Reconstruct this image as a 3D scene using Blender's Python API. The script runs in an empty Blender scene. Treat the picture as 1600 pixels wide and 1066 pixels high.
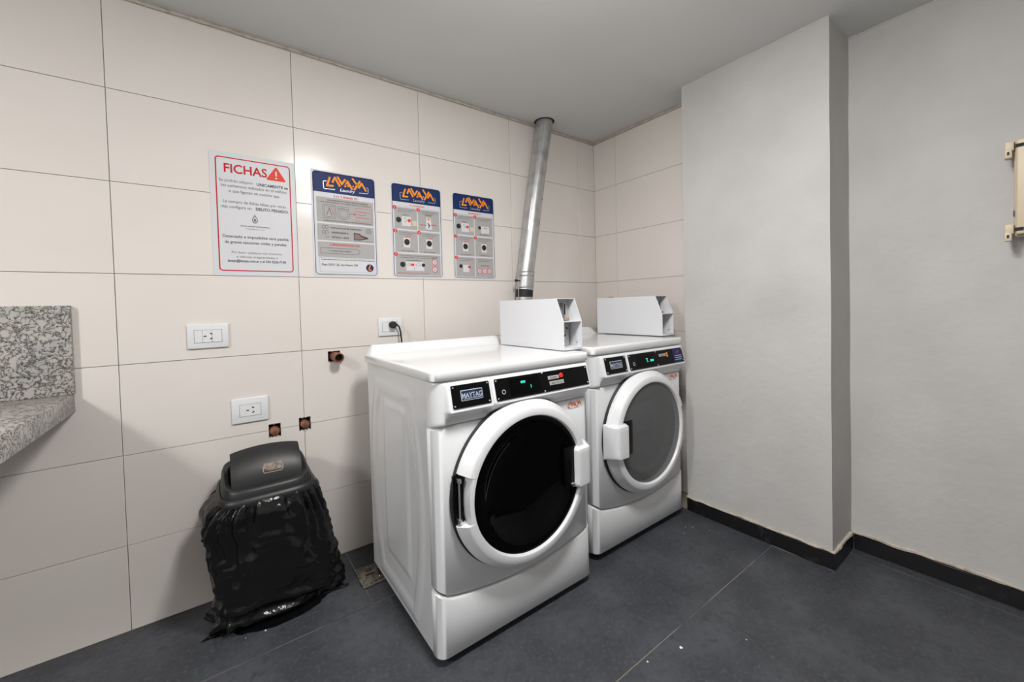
import bpy, bmesh, math, random
from mathutils import Vector, Matrix, noise
from math import sin, cos, pi, radians
random.seed(7)
S = bpy.context.scene
COL = S.collection

# ------------------------------------------------------------------ camera
cam_d = bpy.data.cameras.new('camera'); cam = bpy.data.objects.new('camera', cam_d); COL.objects.link(cam)
yaw, pitch, roll = .9377, -.0236, -.0262
fw = Vector((cos(yaw)*cos(pitch), sin(yaw)*cos(pitch), sin(pitch)))
rt = fw.cross(Vector((0, 0, 1))).normalized(); up = rt.cross(fw)
r2 = rt*cos(roll)+up*sin(roll); u2 = -rt*sin(roll)+up*cos(roll)
M = Matrix((r2, u2, -fw)).transposed().to_4x4(); M.translation = Vector((-2.3132, -2.073, 1.1859))
cam.matrix_world = M
cam_d.sensor_width = 36; cam_d.lens = 631.256/1600*36
cam_d.shift_x = 0; cam_d.shift_y = -(533-493.24)/1600; cam_d.clip_start = .02
S.camera = cam
# ------------------------------------------------------------------ world, lights, exposure
w = bpy.data.worlds.new('world'); S.world = w; w.use_nodes = True
w.node_tree.nodes['Background'].inputs[0].default_value = (.9, .95, 1, 1)
w.node_tree.nodes['Background'].inputs[1].default_value = .3
S.view_settings.view_transform = 'Standard'; S.view_settings.look = 'None'
S.view_settings.gamma = 1; S.view_settings.use_curve_mapping = False
S.view_settings.exposure = 0.35
CEIL = 2.382
LIGHTS = [(-1.66, -1.62, 24, .16), (-4.10, -1.62, 30, .16)]
for lx, ly, pw, rad in LIGHTS:
    pd = bpy.data.lights.new('added_fill_light', 'POINT'); pd.energy = pw*.75; pd.shadow_soft_size = .09; pd.color = (1, .98, .955)  # added fill without a fixture, brightens the ceiling and walls
    po = bpy.data.objects.new('added_fill_light', pd); COL.objects.link(po); po.location = (lx, ly, CEIL-.30)
    ld = bpy.data.lights.new('ceiling_light_lamp', 'AREA'); ld.shape = 'DISK'; ld.size = rad*2; ld.energy = pw
    ld.color = (1, .98, .955)
    lo = bpy.data.objects.new('ceiling_light_lamp', ld); COL.objects.link(lo); lo.location = (lx, ly, CEIL-.022)

# ------------------------------------------------------------------ helpers
def tag(o, label=None, cat=None, group=None, kind=None):
    if label: o['label'] = label
    if cat: o['category'] = cat
    if group: o['group'] = group
    if kind: o['kind'] = kind
    return o
def empty(name, loc=(0, 0, 0), rz=0, parent=None):
    o = bpy.data.objects.new(name, None); COL.objects.link(o); o.location = loc; o.rotation_euler = (0, 0, rz)
    o.empty_display_size = .05
    if parent: o.parent = parent
    return o
def link(name, me, mat=None, parent=None):
    o = bpy.data.objects.new(name, me); COL.objects.link(o)
    if mat and not me.materials: me.materials.append(mat)
    if parent: o.parent = parent
    return o
def obj(name, bm, mat=None, parent=None, smooth=False, ang=40):
    bmesh.ops.recalc_face_normals(bm, faces=bm.faces)
    me = bpy.data.meshes.new(name); 
    if smooth:
        for f in bm.faces: f.smooth = True
        for e in bm.edges:
            if len(e.link_faces) == 2:
                if e.calc_face_angle(0) > radians(ang): e.smooth = False
    bm.to_mesh(me); bm.free()
    return link(name, me, mat, parent)
def bbox(bm, x0, x1, y0, y1, z0, z1, bev=0, seg=2):
    r = bmesh.ops.create_cube(bm, size=1)
    vs = r['verts']
    for v in vs:
        v.co.x = x0 if v.co.x < 0 else x1; v.co.y = y0 if v.co.y < 0 else y1; v.co.z = z0 if v.co.z < 0 else z1
    if bev:
        es = list({e for v in vs for e in v.link_edges})
        bmesh.ops.bevel(bm, geom=es, offset=bev, segments=seg, affect='EDGES', profile=.5)
    return bm
def box(name, d, mat, parent=None, bev=0, seg=2):
    bm = bmesh.new(); bbox(bm, *d, bev=bev, seg=seg); return obj(name, bm, mat, parent, smooth=bool(bev))
def tube(bm, pts, r, n=16, caps=True, rr=None):
    pts = [Vector(p) for p in pts]; rings = []
    ref = None
    for i, p in enumerate(pts):
        t = (pts[min(i+1, len(pts)-1)]-pts[max(i-1, 0)]).normalized()
        if ref is None:
            ref = t.cross(Vector((0, 0, 1))); 
            if ref.length < .1: ref = t.cross(Vector((0, 1, 0)))
            ref.normalize()
        ref = (ref-t*ref.dot(t)).normalized(); b = t.cross(ref)
        q = rr[i] if rr else r
        rings.append([bm.verts.new(p+ref*q*cos(2*pi*k/n)+b*q*sin(2*pi*k/n)) for k in range(n)])
    for a, b in zip(rings, rings[1:]):
        for k in range(n): bm.faces.new((a[k], a[(k+1) % n], b[(k+1) % n], b[k]))
    if caps:
        bm.faces.new(rings[0]); bm.faces.new(rings[-1][::-1])
    return rings
def lathe(bm, prof, c, axis='-y', n=64, sx=1, a0=0, a1=2*pi, clamp=None):
    """prof: (r, h); axis -y : h goes along +y coordinate; circle in x-z plane."""
    full = abs(a1-a0-2*pi) < 1e-6
    A = [a0+(a1-a0)*k/n for k in range(n if full else n+1)]
    rings = []
    for a in A:
        ring = []
        for r, h in prof:
            if clamp: r = clamp(a, r, h)
            if axis == '-y': co = (c[0]+r*cos(a), c[1]+h, c[2]+r*sin(a))
            else: co = (c[0]+r*cos(a), c[1]+r*sin(a), c[2]+h)
            ring.append(bm.verts.new(co))
        rings.append(ring)
    m = len(rings)
    for i in range(m if full else m-1):
        a, b = rings[i], rings[(i+1) % m]
        for j in range(len(prof)-1):
            try: bm.faces.new((a[j], a[j+1], b[j+1], b[j]))
            except Exception: pass
    return rings
def grid(bm, f, us, vs_, closed=False):
    G = [[bm.verts.new(f(u, v)) for v in vs_] for u in us]
    nu = len(us)
    for i in range(nu if closed else nu-1):
        for j in range(len(vs_)-1):
            bm.faces.new((G[i][j], G[(i+1) % nu][j], G[(i+1) % nu][j+1], G[i][j+1]))
    return G
def sm(a, b, x):
    t = max(0, min(1, (x-a)/(b-a))); return t*t*(3-2*t)
def lin(a, b, n): return [a+(b-a)*i/(n-1) for i in range(n)]
def interp(x, xs, ys):
    if x <= xs[0]: return ys[0]
    for i in range(len(xs)-1):
        if x <= xs[i+1]:
            t = (x-xs[i])/(xs[i+1]-xs[i]); return ys[i]*(1-t)+ys[i+1]*t
    return ys[-1]
def holed(bm, a0, a1, b0, b1, holes, mk, d0, d1):
    """slab over a (horizontal) x b (vertical) with rectangular holes; mk(a,b,d)->co; d0 front depth, d1 back."""
    As = sorted({a0, a1} | {min(max(h[i], a0), a1) for h in holes for i in (0, 1)})
    Bs = sorted({b0, b1} | {min(max(h[i], b0), b1) for h in holes for i in (2, 3)})
    ins = lambda a, b: a0 < a < a1 and b0 < b < b1 and not any(h[0] < a < h[1] and h[2] < b < h[3] for h in holes)
    V = {}
    def v(a, b, d):
        k = (round(a, 6), round(b, 6), d)
        if k not in V: V[k] = bm.verts.new(mk(a, b, d))
        return V[k]
    for i in range(len(As)-1):
        for j in range(len(Bs)-1):
            ax, ay, bx, by = As[i], As[i+1], Bs[j], Bs[j+1]; ca, cb = (ax+ay)/2, (bx+by)/2
            if not ins(ca, cb): continue
            for d in (d0, d1): bm.faces.new((v(ax, bx, d), v(ay, bx, d), v(ay, by, d), v(ax, by, d)))
            def side(na, nb, p, q):
                if not ins(na, nb): bm.faces.new((v(*p, d0), v(*q, d0), v(*q, d1), v(*p, d1)))
            pa = As[i-1] if i else a0-1; na = As[i+2] if i+2 < len(As) else a1+1
            pb = Bs[j-1] if j else b0-1; nb = Bs[j+2] if j+2 < len(Bs) else b1+1
            side((pa+ax)/2, cb, (ax, bx), (ax, by)); side((na+ay)/2, cb, (ay, bx), (ay, by))
            side(ca, (pb+bx)/2, (ax, bx), (ay, bx)); side(ca, (nb+by)/2, (ax, by), (ay, by))
def rrect(w, h, r, n=6):
    P = []
    for cx, cy, a in ((w-r, h-r, 0), (r, h-r, 90), (r, r, 180), (w-r, r, 270)):
        for k in range(n+1):
            t = radians(a+90*k/n); P.append((cx+r*cos(t), cy+r*sin(t)))
    return P

# ------------------------------------------------------------------ materials
def mat(name, col, rough=.5, metal=0, spec=.5, coat=0, bump=None, var=None, emis=None, trans=0, alpha=1):
    m = bpy.data.materials.new(name); m.use_nodes = True; nt = m.node_tree; N = nt.nodes; L = nt.links
    b = N['Principled BSDF']
    b.inputs['Base Color'].default_value = (*col, 1); b.inputs['Roughness'].default_value = rough
    b.inputs['Metallic'].default_value = metal; b.inputs['Specular IOR Level'].default_value = spec
    b.inputs['Coat Weight'].default_value = coat; b.inputs['Coat Roughness'].default_value = .06
    b.inputs['Transmission Weight'].default_value = trans; b.inputs['Alpha'].default_value = alpha
    if emis: b.inputs['Emission Color'].default_value = (*emis[0], 1); b.inputs['Emission Strength'].default_value = emis[1]
    tc = N.new('ShaderNodeTexCoord')
    if var:   # list of (scale, detail, colour2, lo, hi)
        cur = None
        for sc, det, c2, lo, hi in var:
            n = N.new('ShaderNodeTexNoise'); n.inputs['Scale'].default_value = sc; n.inputs['Detail'].default_value = det
            L.new(tc.outputs['Object'], n.inputs['Vector'])
            r = N.new('ShaderNodeMapRange'); r.inputs[1].default_value = lo; r.inputs[2].default_value = hi; L.new(n.outputs['Fac'], r.inputs[0])
            mx = N.new('ShaderNodeMix'); mx.data_type = 'RGBA'; L.new(r.outputs[0], mx.inputs[0])
            if cur: L.new(cur, mx.inputs[6])
            else: mx.inputs[6].default_value = (*col, 1)
            mx.inputs[7].default_value = (*c2, 1); cur = mx.outputs[2]
        L.new(cur, b.inputs['Base Color'])
    if bump:  # (scale, detail, strength, distance)
        n = N.new('ShaderNodeTexNoise'); n.inputs['Scale'].default_value = bump[0]; n.inputs['Detail'].default_value = bump[1]
        L.new(tc.outputs['Object'], n.inputs['Vector'])
        bp = N.new('ShaderNodeBump'); bp.inputs['Strength'].default_value = bump[2]; bp.inputs['Distance'].default_value = bump[3]
        L.new(n.outputs['Fac'], bp.inputs['Height']); L.new(bp.outputs[0], b.inputs['Normal'])
    return m
m_tile = mat('ceramic_tile', (.705, .662, .625), .19, spec=.20, bump=(6, 2, .04, .004), var=[(2.5, 3, (.68, .636, .598), .35, .7)])
m_grout = mat('grout', (.46, .41, .35), .9, bump=(200, 2, .2, .001))
m_paint = mat('grey_paint', (.53, .523, .512), .75, spec=.25, bump=(22, 6, .22, .01),
              var=[(3.2, 6, (.475, .468, .457), .42, .72), (26, 5, (.50, .492, .48), .60, .85)])
m_ceil = mat('ceiling_paint', (.64, .64, .635), .8, spec=.2, bump=(30, 3, .06, .004), var=[(1.5, 4, (.61, .61, .605), .4, .7)])
m_plaster = mat('rough_plaster', (.52, .47, .41), .95, bump=(60, 6, .6, .01), var=[(30, 4, (.33, .30, .27), .5, .75)])
m_floor = mat('slate_floor_tile', (.040, .043, .051), .5, spec=.45, bump=(55, 8, .35, .004),
              var=[(5, 8, (.064, .068, .078), .4, .66), (30, 8, (.032, .033, .037), .5, .8), (70, 8, (.075, .078, .086), .52, .75), (220, 2, (.12, .122, .13), .68, .78)])
m_fgrout = mat('floor_grout', (.26, .23, .19), .95, bump=(200, 2, .2, .001), var=[(3, 2, (.05, .045, .04), .48, .56)])
m_base = mat('black_skirting_tile', (.009, .009, .010), .3, spec=.45, bump=(40, 4, .1, .003), var=[(18, 5, (.03, .03, .03), .6, .75)])
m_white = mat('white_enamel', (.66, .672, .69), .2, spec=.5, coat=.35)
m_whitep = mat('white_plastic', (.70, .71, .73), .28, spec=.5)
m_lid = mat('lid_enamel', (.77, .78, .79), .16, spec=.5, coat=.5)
m_box = mat('white_powder_coat', (.66, .67, .695), .35)
m_black = mat('black_panel', (.003, .003, .0035), .2, spec=.14)
m_rub = mat('black_rubber', (.008, .008, .008), .6)
m_glass = mat('door_glass_black', (.0015, .0015, .0018), .05, spec=.10)
m_steel = mat('galvanised_steel', (.60, .60, .60), .40, metal=.85, bump=(60, 4, .12, .003), var=[(16, 6, (.44, .44, .44), .42, .7)])
m_steel2 = mat('satin_steel', (.55, .55, .55), .35, metal=1)
m_chrome = mat('chrome', (.75, .75, .75), .15, metal=1)
m_greyin = mat('grey_metal_inside', (.42, .42, .43), .45, metal=.3)
m_copper = mat('terracotta_pipe', (.27, .10, .055), .5, bump=(80, 4, .3, .003), var=[(40, 4, (.12, .05, .035), .45, .65)])
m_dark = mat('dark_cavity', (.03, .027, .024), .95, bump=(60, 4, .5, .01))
m_bin = mat('black_bin_plastic', (.016, .016, .017), .42, spec=.4, bump=(140, 3, .08, .001))
m_bag = mat('black_bag_film', (.0035, .0035, .0042), .13, spec=.5, bump=(42, 5, .5, .009))
m_cream = mat('cream_plastic', (.60, .51, .37), .45)
m_blue = mat('print_blue', (.010, .024, .10), .5, spec=.2)
m_orange = mat('print_orange', (.85, .27, .015), .5, spec=.2)
m_redp = mat('print_red', (.50, .008, .016), .5, spec=.2)
m_redl = mat('print_light_red', (.68, .05, .03), .5, spec=.2)
m_paper = mat('poster_white', (.60, .605, .63), .45, spec=.25)
m_pgrey = mat('print_grey', (.37, .365, .36), .5, spec=.2)
m_ink = mat('print_ink', (.05, .05, .055), .5, spec=.2)
m_inkg = mat('print_grey_ink', (.16, .16, .165), .5, spec=.2)
m_silv = mat('print_silver', (.48, .53, .62), .3, metal=.3)
m_navy = mat('print_navy', (.008, .02, .06), .35)
m_cyan = mat('display_cyan', (0, .1, .08), .4, emis=((.02, .9, .6), 1.0))
m_redk = mat('red_button', (.75, .03, .02), .35)
m_lred = mat('sticker_orange_red', (.80, .13, .02), .4)
m_flake = mat('plaster_chip', (.75, .74, .72), .8)
m_lampg = mat('lamp_diffuser', (.8, .8, .8), .5, emis=((1, .975, .94), 6))
m_brown = mat('dirty_clear_plastic', (.13, .115, .085), .25, spec=.6, var=[(40, 4, (.03, .027, .02), .45, .65)])
m_drainb = mat('grimy_metal', (.25, .235, .20), .35, metal=.6, var=[(60, 4, (.06, .055, .04), .45, .65)])

def granite():
    m = bpy.data.materials.new('granite'); m.use_nodes = True; nt = m.node_tree; N = nt.nodes; L = nt.links; b = N['Principled BSDF']
    tc = N.new('ShaderNodeTexCoord')
    n0 = N.new('ShaderNodeTexNoise'); n0.inputs['Scale'].default_value = 38; n0.inputs['Detail'].default_value = 3; L.new(tc.outputs['Object'], n0.inputs['Vector'])
    vm = N.new('ShaderNodeVectorMath'); vm.operation = 'MULTIPLY_ADD'; L.new(n0.outputs['Color'], vm.inputs[0]); vm.inputs[1].default_value = (.035,)*3; L.new(tc.outputs['Object'], vm.inputs[2])
    n = N.new('ShaderNodeTexNoise'); n.inputs['Scale'].default_value = 58; n.inputs['Detail'].default_value = 3.5; n.inputs['Roughness'].default_value = .6; L.new(vm.outputs[0], n.inputs['Vector'])
    # worm-like veins: distance from mid level
    a = N.new('ShaderNodeMath'); a.operation = 'SUBTRACT'; L.new(n.outputs['Fac'], a.inputs[0]); a.inputs[1].default_value = .5
    c = N.new('ShaderNodeMath'); c.operation = 'ABSOLUTE'; L.new(a.outputs[0], c.inputs[0])
    r = N.new('ShaderNodeValToRGB'); L.new(c.outputs[0], r.inputs[0])
    e = r.color_ramp.elements; e[0].position = 0; e[0].color = (.05, .046, .042, 1); e[1].position = .09; e[1].color = (.44, .425, .39, 1)
    k = e.new(.016); k.color = (.09, .083, .075, 1); k = e.new(.042); k.color = (.34, .325, .30, 1)
    n3 = N.new('ShaderNodeTexNoise'); n3.inputs['Scale'].default_value = 9; n3.inputs['Detail'].default_value = 2; L.new(tc.outputs['Object'], n3.inputs['Vector'])
    mr = N.new('ShaderNodeMapRange'); mr.inputs[1].default_value = .45; mr.inputs[2].default_value = .75; L.new(n3.outputs['Fac'], mr.inputs[0])
    mx = N.new('ShaderNodeMix'); mx.data_type = 'RGBA'; mx.blend_type = 'MULTIPLY'; L.new(mr.outputs[0], mx.inputs[0]); L.new(r.outputs[0], mx.inputs[6]); mx.inputs[7].default_value = (.78, .82, .86, 1)
    L.new(mx.outputs[2], b.inputs['Base Color']); b.inputs['Roughness'].default_value = .3
    return m
m_granite = granite()

# ------------------------------------------------------------------ flat print helpers
SMALL = {'line_drawing', 'small_print', 'red_print', 'red_drawing', 'title_line', 'red_title', 'machine_picture', 'machine_window', 'red_dot', 'dial_picture', 'logo_frame', 'logo_letter_stroke', 'warning_sign', 'warning_sign_inner', 'warning_sign_mark', 'step_number', 'warning_mark', 'emblem'}
class Board:
    """a flat sheet on wall A (faces -y); local a to the right (x), b up (z) from lower-left."""
    def __init__(s, name, x, z, w, h, th, base_mat, r=.0, y=0.0):
        s.root = empty(name, (x, y, z)); s.w, s.h, s.th = w, h, th
        bm = bmesh.new(); P = rrect(w, h, r) if r else [(w, h), (0, h), (0, 0), (w, 0)]
        f = [bm.verts.new((a, -th, b)) for a, b in P]; g = [bm.verts.new((a, -.0005, b)) for a, b in P]
        bm.faces.new(f); bm.faces.new(g[::-1])
        for i in range(len(P)): bm.faces.new((f[i], f[i-1], g[i-1], g[i]))
        obj('sheet', bm, base_mat, s.root); s.lay = {}
    def L(s, name, m, lvl):
        k = (name, m.name, lvl)
        if k not in s.lay: s.lay[k] = (bmesh.new(), m)
        return s.lay[k][0], -s.th-.0003*lvl
    def poly(s, name, m, P, lvl=1):
        bm, y = s.L(name, m, lvl); bm.faces.new([bm.verts.new((a, y, b)) for a, b in P])
    def rect(s, name, m, a0, b0, a1, b1, lvl=1, r=0):
        P = [(a1, b1), (a0, b1), (a0, b0), (a1, b0)] if not r else [(a0+p, b0+q) for p, q in rrect(a1-a0, b1-b0, r, 4)]
        s.poly(name, m, P, lvl)
    def disc(s, name, m, a, b, r, lvl=1, n=20, ry=None):
        s.poly(name, m, [(a+r*cos(2*pi*k/n), b+(ry or r)*sin(2*pi*k/n)) for k in range(n)], lvl)
    def line(s, name, m, pts, t, lvl=1, closed=False):
        bm, y = s.L(name, m, lvl); n = len(pts)
        for i in range(n if closed else n-1):
            (a, b), (c, d) = pts[i], pts[(i+1) % n]; L_ = math.hypot(c-a, d-b) or 1; ux, uy = (c-a)/L_, (d-b)/L_
            a, b, c, d = a-ux*t*.4, b-uy*t*.4, c+ux*t*.4, d+uy*t*.4
            nx, ny = -uy*t/2, ux*t/2
            bm.faces.new([bm.verts.new((p, y, q)) for p, q in ((a+nx, b+ny), (a-nx, b-ny), (c-nx, d-ny), (c+nx, d+ny))])
    def ring(s, name, m, P, Q, lvl=1):
        bm, y = s.L(name, m, lvl); A = [bm.verts.new((a, y, b)) for a, b in P]; B = [bm.verts.new((a, y, b)) for a, b in Q]
        for i in range(len(P)): bm.faces.new((A[i], A[i-1], B[i-1], B[i]))
    def words(s, name, m, a0, a1, b, h, lvl=2, gap=.12):
        """small print too small to read in the photograph: rows of letter-like strokes"""
        bm, y = s.L(name, m, lvl); a = a0; R = random.Random(int((a0+b)*1e5))
        def rc(p, q, u, v): bm.faces.new([bm.verts.new((i, y, j)) for i, j in ((p, q), (u, q), (u, v), (p, v))])
        t = h*.2
        while a < a1-h*.4:
            if R.random() < gap: a += h*.45; continue
            w_ = h*R.uniform(.42, .62); k = R.randrange(4)
            if k != 1: rc(a, b, a+t, b+h)
            if k in (0, 2): rc(a+w_-t, b, a+w_, b+h*.7)
            if k in (0, 3, 1): rc(a, b+h*.62, a+w_, b+h*.62+t*.8)
            if k in (1, 3): rc(a, b, a+w_, b+t*.8); 
            if k == 1: rc(a+w_*.4, b, a+w_*.4+t, b+h*.7)
            a += w_+h*.14
    def text(s, name, body, m, a, b, size, lvl=2, align='LEFT', bold=0, shear=0, sx=1):
        me = text_mesh(body, size, align, bold, shear)
        o = link(name, me, m, s.root); o.location = (a, -s.th-.0003*lvl, b); o.rotation_euler = (pi/2, 0, 0); o.scale = (sx, 1, 1)
        return o
    def done(s):
        for (nm, _, l), (bm, m) in s.lay.items():
            me = bpy.data.meshes.new(nm); bm.normal_update()
            for f in bm.faces:
                if f.normal.y > 0: f.normal_flip()
            bm.to_mesh(me); bm.free(); o_ = link(nm, me, m, s.root)
            if nm in SMALL: o_['kind'] = 'stuff'
        return s.root
def text_mesh(body, size, align='LEFT', bold=0, shear=0):
    cu = bpy.data.curves.new('lettering', 'FONT'); cu.body = body; cu.size = size; cu.align_x = align
    cu.offset = bold*size; cu.shear = shear; cu.resolution_u = 3
    to = bpy.data.objects.new('lettering', cu)
    me = bpy.data.meshes.new_from_object(to); bpy.data.objects.remove(to); bpy.data.curves.remove(cu)
    me.name = 'lettering'; return me

# ================================================================== SETTING
XL, YB = -5.6, -3.2          # left wall, back wall
XC = .085                    # recessed wall right of the pillar
COLX, COLY0, COLY1 = -.177, -.812, -1.483
TW, TH, GAP = .6102, .34, .0019
R0 = 1.3443; TTOP = 2.3626
# pipe holes in wall A
HOLES = [(-1.887, -1.832, .938, .992), (-2.141, -2.094, .630, .690), (-2.021, -1.972, .636, .697)]
# wall A backing
wa = bmesh.new()
holed(wa, XL, .25, 0, CEIL, HOLES, lambda a, b, d: (a, d, b), .006, .09)
wall_back = tag(obj('wall_back', wa, m_grout), kind='structure')
zs = [0] + [R0+r*TH for r in (-3, -2, -1, 0, 1, 2)] + [TTOP]
xs = [0, -.1681]
while xs[-1]-TW > XL: xs.append(xs[-1]-TW)
xs.append(XL)
g = GAP/2
shared = {}
for i in range(len(xs)-1):
    for j in range(len(zs)-1):
        x1, x0, z0, z1 = xs[i]-g, xs[i+1]+g, zs[j]+g, zs[j+1]-g
        hs = [h for h in HOLES if h[1] > x0 and h[0] < x1 and h[3] > z0 and h[2] < z1]
        if hs:
            bm = bmesh.new(); holed(bm, x0, x1, z0, z1, hs, lambda a, b, d: (a, d, b), 0, .006); o = obj('wall_tile', bm, m_tile, wall_back)
        else:
            k = (round(x1-x0, 4), round(z1-z0, 4))
            if k not in shared:
                bm = bmesh.new(); bbox(bm, 0, k[0], 0, .006, 0, k[1]); bmesh.ops.bevel(bm, geom=[e for e in bm.edges if all(v.co.y < .001 for v in e.verts)], offset=.0008, segments=1, affect='EDGES')
                me = bpy.data.meshes.new('wall_tile'); bm.to_mesh(me); bm.free(); me.materials.append(m_tile); shared[k] = me
            o = link('wall_tile', shared[k], None, wall_back); o.location = (x0, random.uniform(-.0004, .0002), z0)
# wall B (tiled strip right of the corner)
wb = bmesh.new(); bbox(wb, .006, .25, COLY1+.03, .006, 0, CEIL)
wall_right = tag(obj('wall_right', wb, m_grout), kind='structure')
ys = [0, -.201, -.8112]
for i in range(2):
    for j in range(len(zs)-1):
        y1, y0, z0, z1 = ys[i]-g, ys[i+1]+g, zs[j]+g, zs[j+1]-g
        bm = bmesh.new(); bbox(bm, 0, .006, y0, y1, z0, z1); obj('wall_tile', bm, m_tile, wall_right)
# pillar: slightly uneven painted block
def uneven(name, x0, x1, y0, y1, z0, z1, m, amp=.0025, parent=None, step=.06, k='structure'):
    bm = bmesh.new(); bbox(bm, x0, x1, y0, y1, z0, z1)
    for ax, a, b in ((0, x0, x1), (1, y0, y1), (2, z0, z1)):
        n = int((b-a)/step)
        for i in range(1, n):
            co = [0, 0, 0]; no = [0, 0, 0]; co[ax] = a+(b-a)*i/n; no[ax] = 1
            bmesh.ops.bisect_plane(bm, geom=list(bm.verts)+list(bm.edges)+list(bm.faces), plane_co=co, plane_no=no)
    for v in bm.verts:
        p = v.co.copy()
        v.co.x += amp*noise.noise(p*3.1); v.co.y += amp*noise.noise(p*3.1+Vector((9, 0, 0)))
    o = obj(name, bm, m, parent, smooth=True, ang=50)
    if k: tag(o, kind=k)
    return o
pillar = uneven('wall_pillar', COLX, .25, COLY1, COLY0, .07, CEIL+.01, m_paint)
wall_c = uneven('wall_right_recess', XC, .30, YB, COLY1+.02, .0, CEIL+.01, m_paint, amp=.003, step=.12)
# the block between wall B plane and recess
# ceiling, floor slab, other walls
def quadbox(name, d, m): return tag(box(name, d, m), kind='structure')
cb = bmesh.new()
def cmk(a, b, d): return (a, b, d)
holed(cb, XL-.1, .35, YB-.1, .1, [], cmk, CEIL, CEIL+.12)
ceiling = tag(obj('ceiling', cb, m_ceil), kind='structure')
# mortar strip between tiles and ceiling
def bead(name, path, r, m, amp, parent, n=6, step=.02, flat=1):
    """uneven strip of mortar along a path"""
    pts = []
    for (a, b) in zip(path, path[1:]):
        a, b = Vector(a), Vector(b); k = max(2, int((b-a).length/step))
        for i in range(k): pts.append(a.lerp(b, i/k))
    pts.append(Vector(path[-1])); bm = bmesh.new()
    q = [p+Vector((0, 0, amp*noise.noise(p*17))) for p in pts]
    tube(bm, q, r, n=n, rr=[r*(1+.55*noise.noise(p*31)) for p in pts])
    return obj(name, bm, m, parent, smooth=True)
bead('mortar_strip', [(XL, .006, CEIL-.006), (0, .006, CEIL-.006)], .008, m_plaster, .004, ceiling, step=.05)
bead('mortar_strip', [(.004, 0, CEIL-.006), (.004, COLY0, CEIL-.006)], .008, m_plaster, .004, ceiling)
bead('mortar_strip', [(COLX+.002, COLY0, CEIL-.002), (COLX+.002, COLY1, CEIL-.002), (XC, COLY1+.003, CEIL-.002), (XC, YB, CEIL-.002)], .005, m_paint, .004, ceiling)
quadbox('wall_left', (XL-.1, XL, YB-.1, .1, 0, CEIL+.02), m_paint)
quadbox('wall_front', (XL-.1, .35, YB-.1, YB, 0, CEIL+.02), m_paint)
fs = bmesh.new(); bbox(fs, XL-.1, .35, YB-.1, .1, -.06, -.0015); floor = tag(obj('floor', fs, m_fgrout), kind='structure')
# floor tiles
fx = lambda off: sorted([v for v in [off+1.2*k for k in range(-6, 6)] if XL < v < .08])
rows = [(0, -.4327, -1.84), (-.4327, -1.2495, -.8308), (-1.2495, -2.066, -.8308), (-2.066, -2.883, -.8308), (-2.883, YB, -.8308)]
STRIP = (.020, .079)
for y1, y0, off in rows:
    ex = [XL]+fx(off)
    if y1 == -.4327: ex = [v for v in ex if v < -2.6 or v > -1.5]+[-2.40]; ex.sort()
    if ex[-1] > -.02: ex = ex[:-1]
    right = .0 if y0 > -.5 else (STRIP[0] if y0 < -1.3 else COLX)
    ex.append(right)
    for a, b in zip(ex, ex[1:]):
        if b-a < .02: continue
        bm = bmesh.new(); dz = random.uniform(-.0006, .0004)
        gg = .0016
        if y0 == -.4327 or not (y1 == -1.2495 and b == right):
            bbox(bm, a+gg, b-gg, y0+gg, y1-gg, -.012, dz)
            obj('floor_tile', bm, m_floor, floor)
        else:   # tile notched round the pillar corner
            P = [(a+gg, y0+gg), (b-gg, y0+gg), (b-gg, COLY1-.008), (COLX-.016, COLY1-.008), (COLX-.016, y1-gg), (a+gg, y1-gg)]
            f = [bm.verts.new((p, q, dz)) for p, q in P]; h = [bm.verts.new((p, q, -.012)) for p, q in P]
            bm.faces.new(f); bm.faces.new(h[::-1])
            for i in range(len(P)): bm.faces.new((f[i-1], f[i], h[i], h[i-1]))
            obj('floor_tile', bm, m_floor, floor)
y = COLY1-.012
while y > YB+.05:
    y2 = max(y-.6, YB); bm = bmesh.new(); bbox(bm, STRIP[0]+.002, XC-.010, y2+.002, y-.001, -.012, .0002); obj('floor_tile', bm, m_floor, floor); y = y2
# skirting
def skirt(name, segs):
    root = empty(name); tag(root, kind='structure')
    for d in segs: box('skirting_tile', d, m_base, root, bev=.0012, seg=1)
    return root
SK = .072
sk1 = skirt('baseboard_right', [(COLX-.012, COLX, -1.2095, COLY0-.002, .001, SK), (COLX-.012, COLX, COLY1-.012, -1.2115, .001, SK),
                          (COLX-.0115, XC-.013, COLY1-.0115, COLY1, .001, SK)] +
            [(XC-.012, XC, max(a-.6, YB)+.001, a-.001, .001, SK) for a in (-1.496, -2.096, -2.696)])
bead('mortar_strip', [(COLX-.006, COLY0, SK+.004), (COLX-.006, COLY1-.006, SK+.004), (XC-.006, COLY1-.006, SK+.006), (XC-.006, YB, SK+.004)], .0075, m_plaster, .006, sk1)

# ceiling lights (outside the frame)
for lx, ly, pw, rad in LIGHTS:
    t = empty('ceiling_light', (lx, ly, CEIL)); tag(t, kind='structure')
    bm = bmesh.new(); lathe(bm, [(rad+.005, -.02), (rad+.02, -.02), (rad+.03, 0), (rad+.005, 0), (rad+.005, -.02)], (0, 0, 0), axis='z', n=32); obj('trim_ring', bm, m_whitep, t, smooth=True)
    bm = bmesh.new(); bmesh.ops.create_circle(bm, cap_ends=True, radius=rad, segments=32, matrix=Matrix.Translation((0, 0, -.012))); obj('diffuser', bm, m_lampg, t)

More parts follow.
